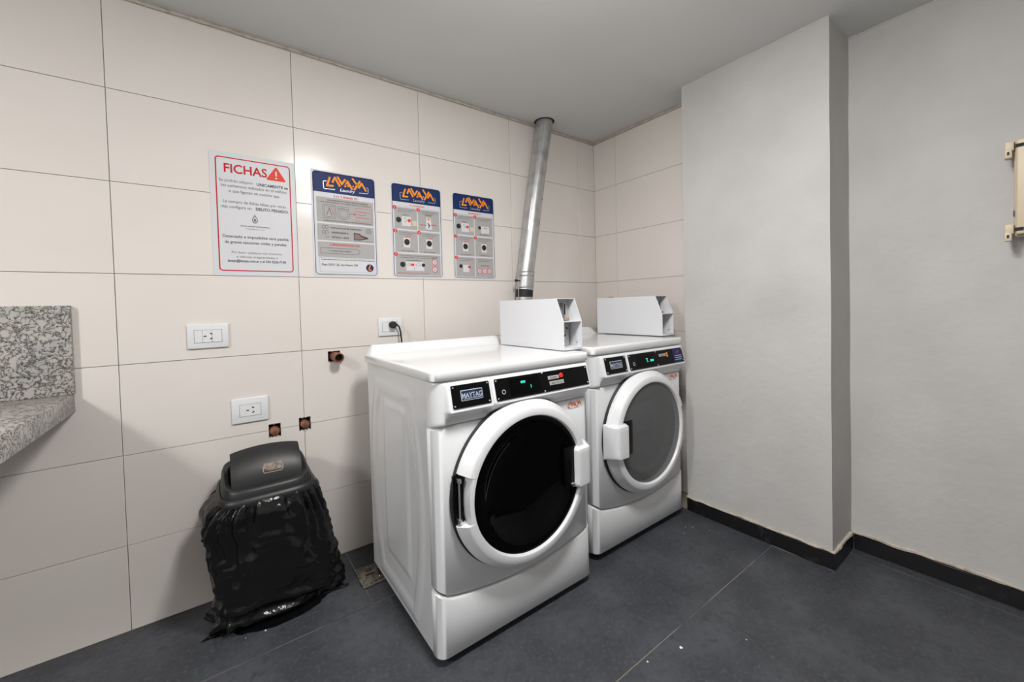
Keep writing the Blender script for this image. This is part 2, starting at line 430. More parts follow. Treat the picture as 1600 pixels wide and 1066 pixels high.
# ================================================================== LAUNDRY MACHINES
W, D = .72, .655
HT = .945
def corner_profile(yf, r, n=7, W_=W, inset=0):
    P = [(inset, .012)]
    for k in range(n+1):
        t = pi+(pi/2)*k/n; P.append((inset+r+r*cos(t), yf+r+r*sin(t)))
    for x in lin(inset+r, W_-inset-r, 30)[1:-1]: P.append((x, yf))
    for k in range(n+1):
        t = 1.5*pi+(pi/2)*k/n; P.append((W_-inset-r+r*cos(t), yf+r+r*sin(t)))
    P.append((W_-inset, .012)); return P
def seamz(x): return .187+.052*((x-.36)/.36)**2+.026*max(0, (abs(x-.36)-.30)/.06)**2*.6
def make_machine(kind):
    left_hinge = kind == 'dryer'
    t = empty('washing_machine' if kind != 'dryer' else 'tumble_dryer')
    # plinth / toe space
    bm = bmesh.new(); bbox(bm, .035, W-.035, .03, D-.03, .0, .032); obj('toe_base', bm, m_rub, t)
    for fx_, fy in ((.06, .05), (W-.06, .05), (.06, D-.06), (W-.06, D-.06)):
        bm = bmesh.new(); lathe(bm, [(0, .001), (.022, .001), (.022, .012), (.010, .015), (.010, .04)], (fx_, fy-.0, 0), axis='z', n=16); obj('leveling_foot', bm, m_rub, t, smooth=True)
    # body shell with embossed sides
    bm = bmesh.new()
    Y = lin(.004, D, 66); Z = lin(.024, .946, 90)
    def emb(y, z):
        e = 0
        v = (z-.47)/.42
        hw = .275-.085*min(1.2, abs(v))**2.2
        d = min(hw-abs(y-.345), (.415-abs(z-.47)))
        e += .0055*sm(-.012, .008, d)
        d2 = min(hw-.055-abs(y-.335), (.37-abs(z-.47)))
        e -= .0045*sm(-.010, .008, d2)
        hw3 = .125-.02*v*v
        d3 = min(hw3-abs(y-.32), .31-abs(z-.50))
        e += .006*sm(-.012, .010, d3)
        return e
    for s, x in ((1, 0), (-1, W)):
        grid(bm, lambda y, z: (x-s*(.002 if True else 0)+s*.0-s*emb(y, z)*-1*-1 if False else x+s*(.0055-emb(y, z)), y, z), Y, Z)
    # back / top / bottom closures
    bbox(bm, .01, W-.01, .006, D-.002, .026, .944)
    obj('cabinet', bm, m_white, t, smooth=True, ang=35)
    # front door panel
    def shell(name, zlo, zhi, yf, r, m, extra=None, inset=0, lip=.006):
        bm = bmesh.new(); P = corner_profile(yf, r, inset=inset)
        rows_ = []
        for k, (f, ins) in enumerate(((0, lip), (0, 0), (1, 0), (1, lip))):
            row = []
            for (x, y) in P:
                z0, z1 = zlo(x), zhi(x)
                z = z0+(lip if k == 1 else 0) if f == 0 else z1-(lip if k == 2 else 0)
                nx = 0
                yy = y+ins if y < 0 else y
                xx = x+ins if x < r*.8+inset else (x-ins if x > W-r*.8-inset else x)
                row.append(bm.verts.new((xx, yy, z)))
            rows_.append(row)
        back = [[bm.verts.new((min(max(x, inset+.01), W-inset-.01), .014, z(x))) for (x, y) in P] for z in (zlo, zhi)]
        seq = [back[0]]+rows_+[back[1]]
        for a, b in zip(seq, seq[1:]):
            for i in range(len(P)-1): bm.faces.new((a[i], a[i+1], b[i+1], b[i]))
        for i in range(len(P)-1): bm.faces.new((back[0][i], back[1][i], back[1][i+1], back[0][i+1]))
        bmesh.ops.remove_doubles(bm, verts=bm.verts, dist=.0001)
        return obj(name, bm, m, t, smooth=True, ang=50)
    shell('front_panel', lambda x: seamz(x)+.004, lambda x: .795, -.032, .034, m_white)
    shell('kick_panel', lambda x: .026, lambda x: seamz(x)-.003, -.036, .036, m_white)
    # console as a height field
    bm = bmesh.new()
    Zs = [.799, .803, .808, .814, .820, .826, .832, .836, .839, .842, .846, .852]+lin(.86, .925, 8)+[.931, .936, .9405, .944, .9465]
    Xs = [0, .0015, .004, .008, .014, .020, .028, .035, .040, .044, .048, .052, .056, .060]+lin(.066, .200, 16)+[.206, .210, .214, .218, .2205, .223, .2255, .229]+lin(.24, .68, 36)+[.688, .692, .697, .702, .707, .711, .715, .718, W]
    def cy(x, z):
        yb = interp(z, [.799, .806, .845, .94, .9465], [-.036, -.038, -.064, -.040, -.030])
        # under slope recess
        if z < .846:
            yb = interp(z, [.799, .808, .838, .846], [-.030, -.030, -.056, -.0635])
        e = sm(.0, .05, x)
        # pocket under the badge
        pk = sm(.052, .066, x)*(1-sm(.205, .222, x))*sm(.801, .812, z)*(1-sm(.826, .838, z))
        yb += .022*pk
        # plain left end keeps full depth
        le = 1-sm(.036, .052, x)
        yb = yb*(1-le)+le*interp(z, [.799, .806, .94, .9465], [-.038, -.044, -.040, -.030])
        # raised frame of badge and of control fascia
        fr = sm(.040, .048, x)*(1-sm(.214, .220, x))+sm(.2255, .231, x)*(1-sm(.702, .708, x))
        fr *= sm(.838, .846, z)*(1-sm(.934, .941, z)); yb -= .0045*fr
        # end rounding
        r = .038
        if x < r: yb = yb+(1-math.sqrt(max(0, 1-((r-x)/r)**2)))*(-yb+.006)
        r = .022
        if x > W-r: yb = yb+(1-math.sqrt(max(0, 1-((x-W+r)/r)**2)))*(-yb+.006)
        return yb
    G = grid(bm, lambda x, z: (x, cy(x, z), z), Xs, Zs)
    bk = [[bm.verts.new((x, .012, z)) for x in Xs] for z in (Zs[0], Zs[-1])]
    for i in range(len(Xs)-1):
        bm.faces.new((G[i][0], bk[0][i], bk[0][i+1], G[i+1][0])); bm.faces.new((G[i][-1], G[i+1][-1], bk[1][i+1], bk[1][i]))
    con = obj('console', bm, m_whitep, t, smooth=True, ang=60)
    # fascia plates lying on the sloped console
    za, zb = .858, .929
    ya, yb_ = cy(.3, za)-.0012, cy(.3, zb)-.0012
    sl = math.atan2(yb_-ya, zb-za)
    def onplate(x, z, lift=0):   # point on fascia
        f = (z-za)/(zb-za); return Vector((x, ya+(yb_-ya)*f-lift, z))
    def plate(name, x0, x1, z0, z1, m, parent, lift=.0, th=.002, r=.004):
        bm = bmesh.new(); P = [(x0+a, z0+b) for a, b in rrect(x1-x0, z1-z0, r, 4)]
        f = [bm.verts.new(onplate(a, b, lift+th)) for a, b in P]; h = [bm.verts.new(onplate(a, b, lift-.001)) for a, b in P]
        bm.faces.new(f); bm.faces.new(h[::-1])
        for i in range(len(P)): bm.faces.new((f[i-1], f[i], h[i], h[i-1]))
        return obj(name, bm, m, parent)
    def ptext(name, body, m, x, z, size, parent, align='CENTER', bold=0, lift=.004, sx=1, shear=0):
        me = text_mesh(body, size, align, bold, shear); o = link(name, me, m, parent)
        o.location = onplate(x, z, lift); o.rotation_euler = (pi/2-sl*1, 0, 0); o.scale = (sx, 1, 1); return o
    def screws(cs, parent):
        for x, z in cs:
            bm = bmesh.new(); p = onplate(x, z, .001); lathe(bm, [(0, -.003), (.0022, -.0028), (.0034, -.0016), (.0036, 0)], p, n=12); obj('screw', bm, m_steel2, parent, smooth=True)
    bp = plate('badge_plate', .060, .207, .857, .930, m_black, t)
    screws([(.067, .864), (.200, .864), (.067, .923), (.200, .923)], bp)
    plate('badge_rim', .092, .176, .878, .912, m_silv, bp, lift=.002, th=.001, r=.003)
    plate('badge_face', .0945, .1735, .8805, .9095, m_navy, bp, lift=.003, th=.0008, r=.002)
    ptext('badge_lettering', 'MAYTAG', m_silv, .134, .8865, .0235, bp, bold=.015, lift=.0045, sx=.83)
    bm = bmesh.new(); 
    for x0_, x1_ in ((.1, .168),):
        p = [onplate(x0_, .8835, .0045), onplate(x1_, .8835, .0045), onplate(x1_, .8850, .0045), onplate(x0_, .8850, .0045)]; bm.faces.new([bm.verts.new(q) for q in p])
    obj('badge_line', bm, m_silv, bp)
    cp = plate('control_plate', .230, .690, .856, .930, m_black, t)
    screws([(.237, .863), (.683, .863), (.237, .923), (.683, .923), (.45, .926), (.45, .860)], cp)
    plate('display_window', .292, .432, .864, .922, m_glass, cp, lift=.002, th=.0006, r=.002)
    # ring symbol, digits, keys
    bm = bmesh.new(); ra = [[bm.verts.new(onplate(.262+r_*cos(2*pi*k/20), .884+r_*sin(2*pi*k/20), .0036)) for k in range(20)] for r_ in (.0055, .0082)]
    for k in range(20): bm.faces.new((ra[0][k], ra[0][k-1], ra[1][k-1], ra[1][k]))
    obj('ring_mark', bm, m_silv, cp)
    if kind == 'dryer':
        for a, b in ((.345, .9075), (.3525, .9075), (.360, .9075)): plate('display_digit', a-.0025, a+.0025, b-.004, b+.004, m_cyan, cp, lift=.003, th=.0005, r=.001)
        ptext('display_digits', '1', m_cyan, .386, .883, .017, cp, lift=.0042, bold=.02)
    else:
        ptext('display_digits', '7.', m_cyan, .372, .884, .026, cp, lift=.0042, bold=.02, shear=-.2)
        for a in (.398, .404, .413, .419): plate('display_digit', a-.0022, a+.0022, .884, .894, m_cyan, cp, lift=.003, th=.0005, r=.001)
    kx = .0 if kind == 'dryer' else 0
    plate('key_label', .474, .530, .899, .912, m_pgrey, cp, lift=.002, th=.0012, r=.001)
    ptext('key_lettering', 'REVERSE', m_ink, .502, .9022, .009, cp, lift=.0045)
    if kind == 'dryer':
        plate('key_label', .478, .552, .878, .892, m_pgrey, cp, lift=.002, th=.0012, r=.001)
        ptext('key_lettering', 'SELECT CYCLE', m_ink, .515, .8822, .009, cp, lift=.0045)
        bm = bmesh.new(); c = onplate(.543, .908, .002); lathe(bm, [(0, -.004), (.0085, -.0035), (.0105, 0)], c, n=20); obj('start_button', bm, m_redk, cp, smooth=True)
    else:
        for zz in (.898, .910): plate('start_button', .536, .550, zz-.004, zz+.005, m_orange, cp, lift=.002, th=.002, r=.002)
        st = plate('blue_sticker', .598, .682, .860, .926, m_blue, cp, lift=.002, th=.0006, r=.001); st['label'] = 'blue printed sticker on the control plate'
        bm = bmesh.new()
        for i, (a, b, c_, d) in enumerate(((.622, .905, .636, .918), (.632, .900, .648, .916), (.644, .905, .652, .921))):
            q = [onplate(a, b, .0035), onplate(a+.004, b, .0035), onplate(c_+.004, d, .0035), onplate(c_, d, .0035)]; bm.faces.new([bm.verts.new(p) for p in q])
        obj('sticker_logo', bm, m_redl, st)
        for zz in (.870, .880, .890):
            bm = bmesh.new(); q = [onplate(.608, zz, .0035), onplate(.672, zz, .0035), onplate(.672, zz+.003, .0035), onplate(.608, zz+.003, .0035)]; bm.faces.new([bm.verts.new(p) for p in q]); obj('sticker_line', bm, m_silv, st)
    # logo sticker on the front panel (zig-zag letters)
    bm = bmesh.new()
    ST = [((350, 142), (300, 295), (400, 290)), ((400, 215), (440, 128), (520, 271)), ((490, 111), (560, 230), (620, 141)), ((620, 266), (665, 164), (740, 297)), ((645, 242), (705, 247)),
          ((760, 99), (830, 198)), ((890, 129), (790, 300)), ((870, 252), (925, 164), (1000, 292))]
    def strokes(bm, P3, t_):
        for st_ in ST:
            for (a, b), (c_, d) in zip(st_, st_[1:]):
                L_ = math.hypot(c_-a, d-b); nx, ny = -(d-b)/L_*t_/2, (c_-a)/L_*t_/2; ex, ey = (c_-a)/L_*t_*.35, (d-b)/L_*t_*.35
                bm.faces.new([bm.verts.new(P3(p, q)) for p, q in ((a-ex+nx, b-ey+ny), (c_+ex+nx, d+ey+ny), (c_+ex-nx, d+ey-ny), (a-ex-nx, b-ey-ny))])
    strokes(bm, lambda a, b: (.598+(a-290)/720*.080, -.0328-.00012*random.random(), .788-(b-100)/200*.025), 36)
    obj('front_logo', bm, m_lred, t)
    bm = bmesh.new(); 
    for k in range(9):
        a = .606+k*.0068; bm.faces.new([bm.verts.new(p) for p in ((a, -.0326, .757), (a+.005, -.0326, .757), (a+.005, -.0326, .7595), (a, -.0326, .7595))])
    obj('front_logo_line', bm, m_inkg, t)
    # lid
    bm = bmesh.new()
    X = [-.006, -.0053, -.0035, -.001, .003, .012]+lin(.022, W-.022, 30)+[W-.012, W-.003, W+.001, W+.0035, W+.0053, W+.006]
    Yy = [-.045, -.0443, -.0425, -.040, -.036, -.027]+lin(-.015, .55, 14)+lin(.56, .63, 10)+[.64, .648, .653, .655]
    def top(x, y):
        dx = min(x+.006, W+.006-x); dy = min(y+.045, .655-y)
        z = .984
        z += .042*sm(.565, .625, y)*sm(.0, .03, dx)
        r = .009; RC = .032
        ex, ey = max(RC-dx, 0), max(RC-dy, 0)
        d = RC-math.hypot(ex, ey) if y < .3 else min(dx, dy)
        if d < r: z -= r*(1-math.sqrt(max(0, 1-(min(r, r-d)/r)**2)))
        return z
    RC = .032
    def plan(x, y):
        for sx_, cx in ((-1, -.006+RC), (1, W+.006-RC)):
            if (x-cx)*sx_ > 0 and y < -.045+RC:
                ddx, ddy = (x-cx)*sx_, (-.045+RC)-y
                m_ = max(ddx, ddy)
                L_ = math.hypot(ddx, ddy)
                if L_ > 0: return cx+sx_*ddx*m_/L_, -.045+RC-ddy*m_/L_
        return x, y
    G = grid(bm, lambda x, y: (*plan(x, y), top(*plan(x, y))), X, Yy)
    bot = {}
    border = [(i, 0) for i in range(len(X))]+[(len(X)-1, j) for j in range(1, len(Yy))]+[(i, len(Yy)-1) for i in range(len(X)-2, -1, -1)]+[(0, j) for j in range(len(Yy)-2, 0, -1)]
    low = []
    for i, j in border:
        v = G[i][j].co; low.append(bm.verts.new((v.x, v.y, .951)))
    low2 = [bm.verts.new((v.co.x+(.004 if v.co.x < .36 else -.004), v.co.y+(.004 if v.co.y < .3 else -.004), .948)) for v in low]
    n = len(border)
    for k in range(n):
        a, b = G[border[k][0]][border[k][1]], G[border[(k+1) % n][0]][border[(k+1) % n][1]]
        bm.faces.new((a, b, low[(k+1) % n], low[k])); bm.faces.new((low[k], low[(k+1) % n], low2[(k+1) % n], low2[k]))
    bm.faces.new(low2)
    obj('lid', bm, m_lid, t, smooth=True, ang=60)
    # ---- door
    cx, cz = .357, .541
    sgn = 1 if left_hinge else -1          # notch on the left for the dryer
    def notch(a, r, h, z0=.468, z1=.640):
        x = cx+r*cos(a); z = cz+.30*sin(a)
        if z0 < z < z1 and (cos(a)*sgn < 0): return min(r, .263)
        return r
    bm = bmesh.new()
    prof = [(.285, -.030), (.300, -.040), (.3015, -.058), (.3005, -.0625), (.298, -.066), (.279, -.0925), (.2765, -.0955), (.273, -.0975), (.252, -.1000), (.2485, -.0992), (.2465, -.0965), (.243, -.086), (.243, -.060)]
    A = []
    for k in range(160): A.append(2*pi*k/160)
    for zz in (.468, .640):
        s_ = math.asin((zz-cz)/.30); b_ = pi-s_ if sgn > 0 else s_
        A += [(b_-.0008) % (2*pi), (b_+.0008) % (2*pi)]
    A = sorted(A); rings = []
    for a in A: rings.append([bm.verts.new((cx+notch(a, r, h)*cos(a), h, cz+notch(a, r, h)*sin(a))) for r, h in prof])
    for i in range(len(A)):
        a, b = rings[i], rings[(i+1) % len(A)]
        for j in range(len(prof)-1): bm.faces.new((a[j], a[j+1], b[j+1], b[j]))
    door = obj('door', bm, m_whitep, t, smooth=True, ang=30)
    bm = bmesh.new(); lathe(bm, [(.24, -.033), (.3045, -.034), (.3065, -.040), (.302, -.0475), (.26, -.0475)], (cx, 0, cz), n=96); obj('door_seal', bm, m_rub, door, smooth=True)
    bm = bmesh.new()
    if kind == 'dryer':
        lathe(bm, [(.2445, -.088), (.235, -.0905), (.215, -.089), (.19, -.075), (.15, -.055), (.08, -.043), (0, -.040)], (cx, 0, cz), n=96)
        gl = obj('door_glass', bm, m_glass, door, smooth=True, ang=70); gl['label'] = 'black glass bowl'
    else:
        lathe(bm, [(.2445, -.088), (.20, -.0915), (.10, -.094), (0, -.0945)], (cx, 0, cz), n=96)
        gl = obj('door_glass', bm, m_glassg, door, smooth=True); gl['label'] = 'smoke grey glass'
        bm = bmesh.new(); lathe(bm, [(.243, -.062), (.205, -.060), (.195, -.045), (.186, -.039), (.12, -.036), (0, -.0355)], (cx, 0, cz), n=64); obj('inner_bowl', bm, m_bowl, door, smooth=True, ang=30)
        bm = bmesh.new(); bbox(bm, cx-.13, cx+.06, -.058, -.037, cz+.0, cz+.15, bev=.009, seg=3); obj('inner_vane', bm, m_bowl, door, smooth=True)
    hx = cx-sgn*.282
    # hinge with pin in the notch
    bm = bmesh.new(); bbox(bm, min(cx-sgn*.262, cx-sgn*.300), max(cx-sgn*.262, cx-sgn*.300), -.052, -.044, .474, .634); hg = obj('hinge', bm, m_black, door)
    bm = bmesh.new(); tube(bm, [(hx, -.060, .488), (hx, -.060, .622)], .0035, 10); obj('hinge_pin', bm, m_steel2, hg, smooth=True)
    for zz in (.484, .618): box('hinge_knuckle', (hx-.006, hx+.006, -.068, -.050, zz-.008, zz+.008), m_steel2, hg, bev=.002)
    # handle on the other side
    s = sgn; hx0, hx1 = cx+s*.207, cx+s*.307
    bm = bmesh.new()
    Z = [.468, .470, .476, .486]+lin(.50, .60, 8)+[.612, .620, .625, .627]
    U = lin(0, 1, 13)
    def hm(u, z):
        e = min(z-.468, .627-z); r = .010; k = 1 if e > r else math.sqrt(max(0, 1-((r-e)/r)**2))
        x = hx0+(hx1-hx0)*u
        yb = interp(u, [0, .05, .12, .62, .74, .93, 1], [-.100, -.1165, -.120, -.1175, -.1135, -.078, -.052])
        yb = -.050+(yb+.050)*(.45+.55*k)
        return (x, yb, z)
    G = grid(bm, hm, U, Z); 
    B0 = [bm.verts.new((hx0, -.055, z)) for z in Z]; B1 = [bm.verts.new((hx1, -.045, z)) for z in Z]
    for j in range(len(Z)-1): bm.faces.new((G[0][j], B0[j], B0[j+1], G[0][j+1])); bm.faces.new((G[-1][j], G[-1][j+1], B1[j+1], B1[j]))
    for jj in (0, -1): bm.faces.new([G[i][jj] for i in range(len(U))]+[B1[jj], B0[jj]])
    hd = obj('handle', bm, m_whitep, door, smooth=True, ang=50)
    x0, x1 = sorted((cx+s*.160, cx+s*.212)); box('grip_recess', (x0, x1, -.0985, -.085, .476, .632), m_black, hd, bev=.003)
    if kind == 'dryer':
        bm = bmesh.new(); lathe(bm, [(0, -.108), (.009, -.106), (.011, -.097)], (cx+s*.196, 0, .486), n=14); obj('latch_bolt', bm, m_chrome, hd, smooth=True)
    return t
m_glassg = mat('smoke_glass', (.11, .113, .118), .14, spec=.5, alpha=.72)
m_bowl = mat('bowl_plastic', (.15, .15, .155), .35)

dryer = make_machine('dryer'); dryer.location = (-1.766, -.847, 0)
tag(dryer, 'white front-loading dryer with a black round door, nearest to the bin', 'dryer', 'coin-operated laundry machines')
washer = make_machine('washer'); washer.location = (-.955, -.788, .006)
tag(washer, 'white front-loading washer with a smoke grey round door, beside the pillar', 'washing machine', 'coin-operated laundry machines')
washer.scale = (1, 1, 1.0)

# ---- coin boxes
def coin_box(label, loc, x0=.660, w_=.112):
    t = empty('coin_box', loc); tag(t, label, 'coin box', 'coin boxes on the machines')
    x1 = x0+w_; yb, yf, yt = .525, .045, .088; zb, zk, zt = .987, .1112*10, 1.214
    th = .0025
    P = [(yb, zb), (yf, zb), (yf, zk), (yt, zt), (yb, zt)]
    for nm, a in (('side_panel', x0), ('side_panel', x1-th)):
        bm = bmesh.new(); f = [bm.verts.new((a, y, z)) for y, z in P]; h = [bm.verts.new((a+th, y, z)) for y, z in P]
        bm.faces.new(f); bm.faces.new(h[::-1])
        for i in range(len(P)): bm.faces.new((f[i-1], f[i], h[i], h[i-1]))
        obj(nm, bm, m_box, t)
    box('top_panel', (x0+th, x1-th, yt, yb, zt-th, zt), m_box, t)
    box('back_panel', (x0+th, x1-th, yb-th, yb, zb, zt-th), m_box, t)
    box('shelf', (x0+th, x1-th, yf+.001, .25, zk-th, zk+.0005), m_box, t)
    box('base_lip', (x0+th, x1-th, yf+.001, yf+.22, zb, zb+.010), m_box, t)
    # coin mechanism in the upper bay, vault with lock below
    box('coin_plate', (x0+th+.001, x1-th-.001, .124, .130, zk+.001, zt-th-.001), m_greyin, t)
    cs = box('coin_chute', (x0+.058, x0+.074, .106, .124, zk+.018, zt-.020), m_steel2, t, bev=.003)
    bm = bmesh.new(); bbox(bm, x0+.0625, x0+.0695, .1045, .107, zk+.028, zk+.078); obj('coin_slot', bm, m_rub, cs)
    bm = bmesh.new(); bbox(bm, x0+.050, x0+.080, .088, .124, zk+.002, zk+.013, bev=.003); lt = obj('coin_tray', bm, mat('rusty_tan', (.34, .22, .14), .6), t, smooth=True); lt['label'] = 'rusty brown tray'
    v = box('vault_door', (x0+.004, x1-.018, .110, .118, zb+.011, zk-.004), m_greyin, t, bev=.002)
    bm = bmesh.new(); lathe(bm, [(.0, -.003), (.014, -.003), (.018, -.001), (.020, .001)], (x0+.062, .109, zb+.060), n=24); lk = obj('lock', bm, m_steel2, v, smooth=True)
    bm = bmesh.new(); lathe(bm, [(0, 0), (.0075, 0)], (x0+.062, .1055, zb+.060), n=16); obj('keyhole', bm, m_rub, lk)
    bm = bmesh.new(); lathe(bm, [(0, 0), (.005, 0)], (x0+.080, .1090, zb+.092), n=12); obj('screw_hole', bm, m_rub, v)
    bm = bmesh.new(); lathe(bm, [(0, -.0005), (.004, 0)], (0, 0, 0), n=10)
    sc = obj('rivet', bm, m_steel2, t); sc.rotation_euler = (0, 0, -pi/2); sc.location = (x1-th-.0006, .075, zb+.028)
    return t
coin_box('white coin box on top of the black-doored dryer, in front of the steel duct', (-1.766, -.847, 0))
cb2 = coin_box('white coin box on top of the grey-doored washer, beside the pillar', (-.955, -.788, .008), x0=.665)
bm = bmesh.new(); bbox(bm, .668, .682, .40, .43, 1.214, 1.221, bev=.002); obj('top_catch', bm, m_steel2, cb2)

# ---- exhaust duct
t = empty('exhaust_duct', (-.74, -.07, 1.0)); tag(t, 'leaning galvanised steel exhaust duct rising behind the machines to the ceiling', 'duct')
DR = .054
def rel(p): return (p[0]+.74, p[1]+.07, p[2]-1.0)
C = lambda z: (interp(z, [1.0, 1.25, 1.39, 1.916, 2.42], [-.752, -.744, -.730, -.634, -.533]), -.070, z)
def ductpiece(name, z0, z1, r, m, n=10, cap=False):
    bm = bmesh.new(); zz = lin(z0, z1, n); tube(bm, [rel(C(z)) for z in zz], r, 40, caps=cap); return obj(name, bm, m, t, smooth=True)
up_ = ductpiece('upper_pipe', 1.395, 2.47, DR, m_steel, 24)
bm = bmesh.new(); c = rel(C(CEIL)); lathe(bm, [(DR-.004, -.0015), (DR+.012, -.0015)], (c[0], c[1], c[2]), axis='z', n=40); og = obj('painted_gap_shade', bm, m_dark, t)  # flat dark ring painted as the shade in the opening round the duct
# longitudinal lock seams and dents
bm = bmesh.new()
tube(bm, [Vector(rel(C(z)))+Vector((-DR*.62, -DR*.79, 0)) for z in lin(1.40, 2.44, 12)], .0022, 6); obj('lock_seam', bm, m_steel2, up_, smooth=True)
bm = bmesh.new(); tube(bm, [Vector(rel(C(z)))+Vector((-DR*.80, -DR*.58, 0)) for z in lin(1.66, 1.86, 6)], .004, 6); obj('solder_patch', bm, m_steel2, up_, smooth=True)
for z0_ in (1.70, 1.86): 
    bm = bmesh.new(); p = Vector(rel(C(z0_)))+Vector((DR*.55, -DR*.82, 0)); bmesh.ops.create_icosphere(bm, radius=.004, subdivisions=2, matrix=Matrix.Translation(p)); obj('screw', bm, m_rub, up_, smooth=True)
ductpiece('lower_sleeve', 1.285, 1.405, DR+.002, m_steel, 6)
for zz in (1.395, 1.372, 1.300):
    bm = bmesh.new(); c = rel(C(zz)); lathe(bm, [(DR+.002, -.004), (DR+.0045, 0), (DR+.002, .004)], c, axis='z', n=40); obj('bead_ring', bm, m_steel2, t, smooth=True)
ductpiece('tape_wrap', 1.240, 1.290, DR+.0005, m_rub, 6)
ductpiece('stub_pipe', .78, 1.248, DR-.002, m_steel, 6)
bm = bmesh.new(); c = C(1.345); tube(bm, [rel((c[0]-.078, -.085, 1.342)), rel((c[0]-.045, -.085, 1.342))], .004, 8); bbox(bm, c[0]-.088+.74, c[0]-.074+.74, -.022, -.008, .335, .349); obj('clamp_bolt', bm, m_rub, t)
bm = bmesh.new(); tube(bm, [rel((c[0]-.064, -.085, 1.342)), rel((c[0]-.064, -.085, 1.05))], .003, 8); obj('hanger_rod', bm, m_steel2, t, smooth=True)

# ================================================================== POSTERS
def header(b, bh, logo_y=.0):
    w, h = b.w, b.h; m = .007
    P = [(m+p, h-bh+q) for p, q in rrect(w-2*m, bh-m, .016, 6)]
    # square lower corners
    P2 = [p for p in P if p[1] > h-bh+.02]; P2 += [(m, h-bh), (w-m, h-bh)]
    b.poly('header_band', m_blue, P2, 1)
    k = w/.30
    def T(x, y): return ((x-28)/3900*k, h-(y-18)/3990)
    for i_, st in enumerate(ST_):
        for j_, (p, q) in enumerate(zip(st, st[1:])): b.line('logo_letter_stroke', m_orange, [T(*p), T(*q)], .0092*k, 2+.35*j_+.0*i_)
    b.disc('logo_letter_stroke', m_orange, *T(765, 245), .004, 2)
    for st in ([(290, 212), (240, 220), (235, 235), (240, 350), (255, 362), (430, 356)], [(1015, 232), (1040, 240), (1046, 255), (1040, 340), (1025, 350), (870, 356)]):
        b.line('logo_frame', m_silv, [T(*p) for p in st], .0022, 2)
    b.text('logo_lettering', 'Laundry', m_silv, T(650, 380)[0], T(650, 375)[1], .021, 2, 'CENTER', 0, .35)
ST_ = [((350, 142), (300, 295), (400, 290)), ((400, 215), (440, 128), (520, 271)), ((490, 111), (560, 230), (620, 141)), ((620, 266), (665, 164), (740, 297)), ((645, 242), (705, 247)),
       ((760, 99), (830, 198)), ((890, 129), (790, 300)), ((870, 252), (925, 164), (1000, 292))]
def border(b, m, ins, t, r):
    w, h = b.w, b.h
    P = [(ins+p, ins+q) for p, q in rrect(w-2*ins, h-2*ins, r)]; Q = [(ins+t+p, ins+t+q) for p, q in rrect(w-2*ins-2*t, h-2*ins-2*t, max(r-t, .001))]
    b.ring('border_line', m, P, Q, 1)
# poster 1: FICHAS
b = Board('notice_poster', -2.3125, 1.3455, .313, .5145, .002, m_paper)
tag(b.root, 'white FICHAS notice with a red border and warning triangle, leftmost on the tiled wall', 'poster', 'posters on the tiled wall')
border(b, m_redp, .019, .0045, .014)
b.text('title_lettering', 'FICHAS', m_redp, .046, .4325, .052, 2, 'LEFT', .018, sx=.93)
b.poly('warning_triangle', m_redl, [(.202+p, .423+q) for p, q in ((.002, 0), (.070, 0), (.073, .005), (.041, .057), (.037, .060), (.033, .057), (0, .006))][::-1], 2)
b.line('warning_mark', m_paper, [(.2385, .462), (.2385, .446)], .006, 3); b.disc('warning_mark', m_paper, .2385, .434, .0038, 3)
TXT = [('Se podrán adquirir', .030, .393, 'L', 0), ('UNICAMENTE en', .163, .391, 'L', .02), ('los comercios indicados en el edificio', .1565, .372, 'C', .006), ('o que figuran en nuestra app.', .1565, .350, 'C', .006),
       ('La compra de fichas falsas por otras', .1565, .306, 'C', .006), ('vías configura un', .034, .284, 'L', .006), ('DELITO PENADO.', .156, .284, 'L', .02)]
for s_, a, z, al, bo in TXT:
    b.text('lettering', s_, m_ink if bo > .015 else m_inkg, a, z, .0172, 2, {'L': 'LEFT', 'C': 'CENTER'}[al], bo, sx=.93)
# drop emblem
D_ = [(0, .022), (.005, .012), (.010, .003), (.011, -.004), (.008, -.012), (.003, -.016), (-.003, -.016), (-.008, -.012), (-.011, -.004), (-.010, .003), (-.005, .012)]
b.poly('emblem', m_inkg, [(.152+p, .243+q) for p, q in D_], 2); b.poly('emblem_inner', m_paper, [(.152+p*.72, .2425+q*.66) for p, q in D_], 3)
b.poly('emblem', m_inkg, [(.152+p*.45, .241+q*.42) for p, q in D_], 4)
b.text('lettering', 'Acción Judicial Civil Inmediata', m_ink, .152, .210, .0088, 2, 'CENTER', .01)
b.text('lettering', 'Acompañamos tu causa', m_inkg, .152, .199, .0072, 2, 'CENTER')
b.text('lettering', 'Detectado e imposibilite será pasible', m_ink, .1565, .160, .0172, 2, 'CENTER', .008, sx=.95)
b.text('lettering', 'de graves sanciones civiles y penales.', m_ink, .1565, .136, .0172, 2, 'CENTER', .008, sx=.90)
b.text('lettering', 'Por favor colabore con nosotros', m_inkg, .1565, .094, .0140, 2, 'CENTER', 0)
b.text('lettering', 'e informe irregularidades a', m_inkg, .1565, .076, .0140, 2, 'CENTER', 0)
b.text('lettering', 'lavaya@lavaya.com.ar y al 544 5226-7198', m_ink, .1565, .058, .0145, 2, 'CENTER', .018, sx=.88)
b.done()
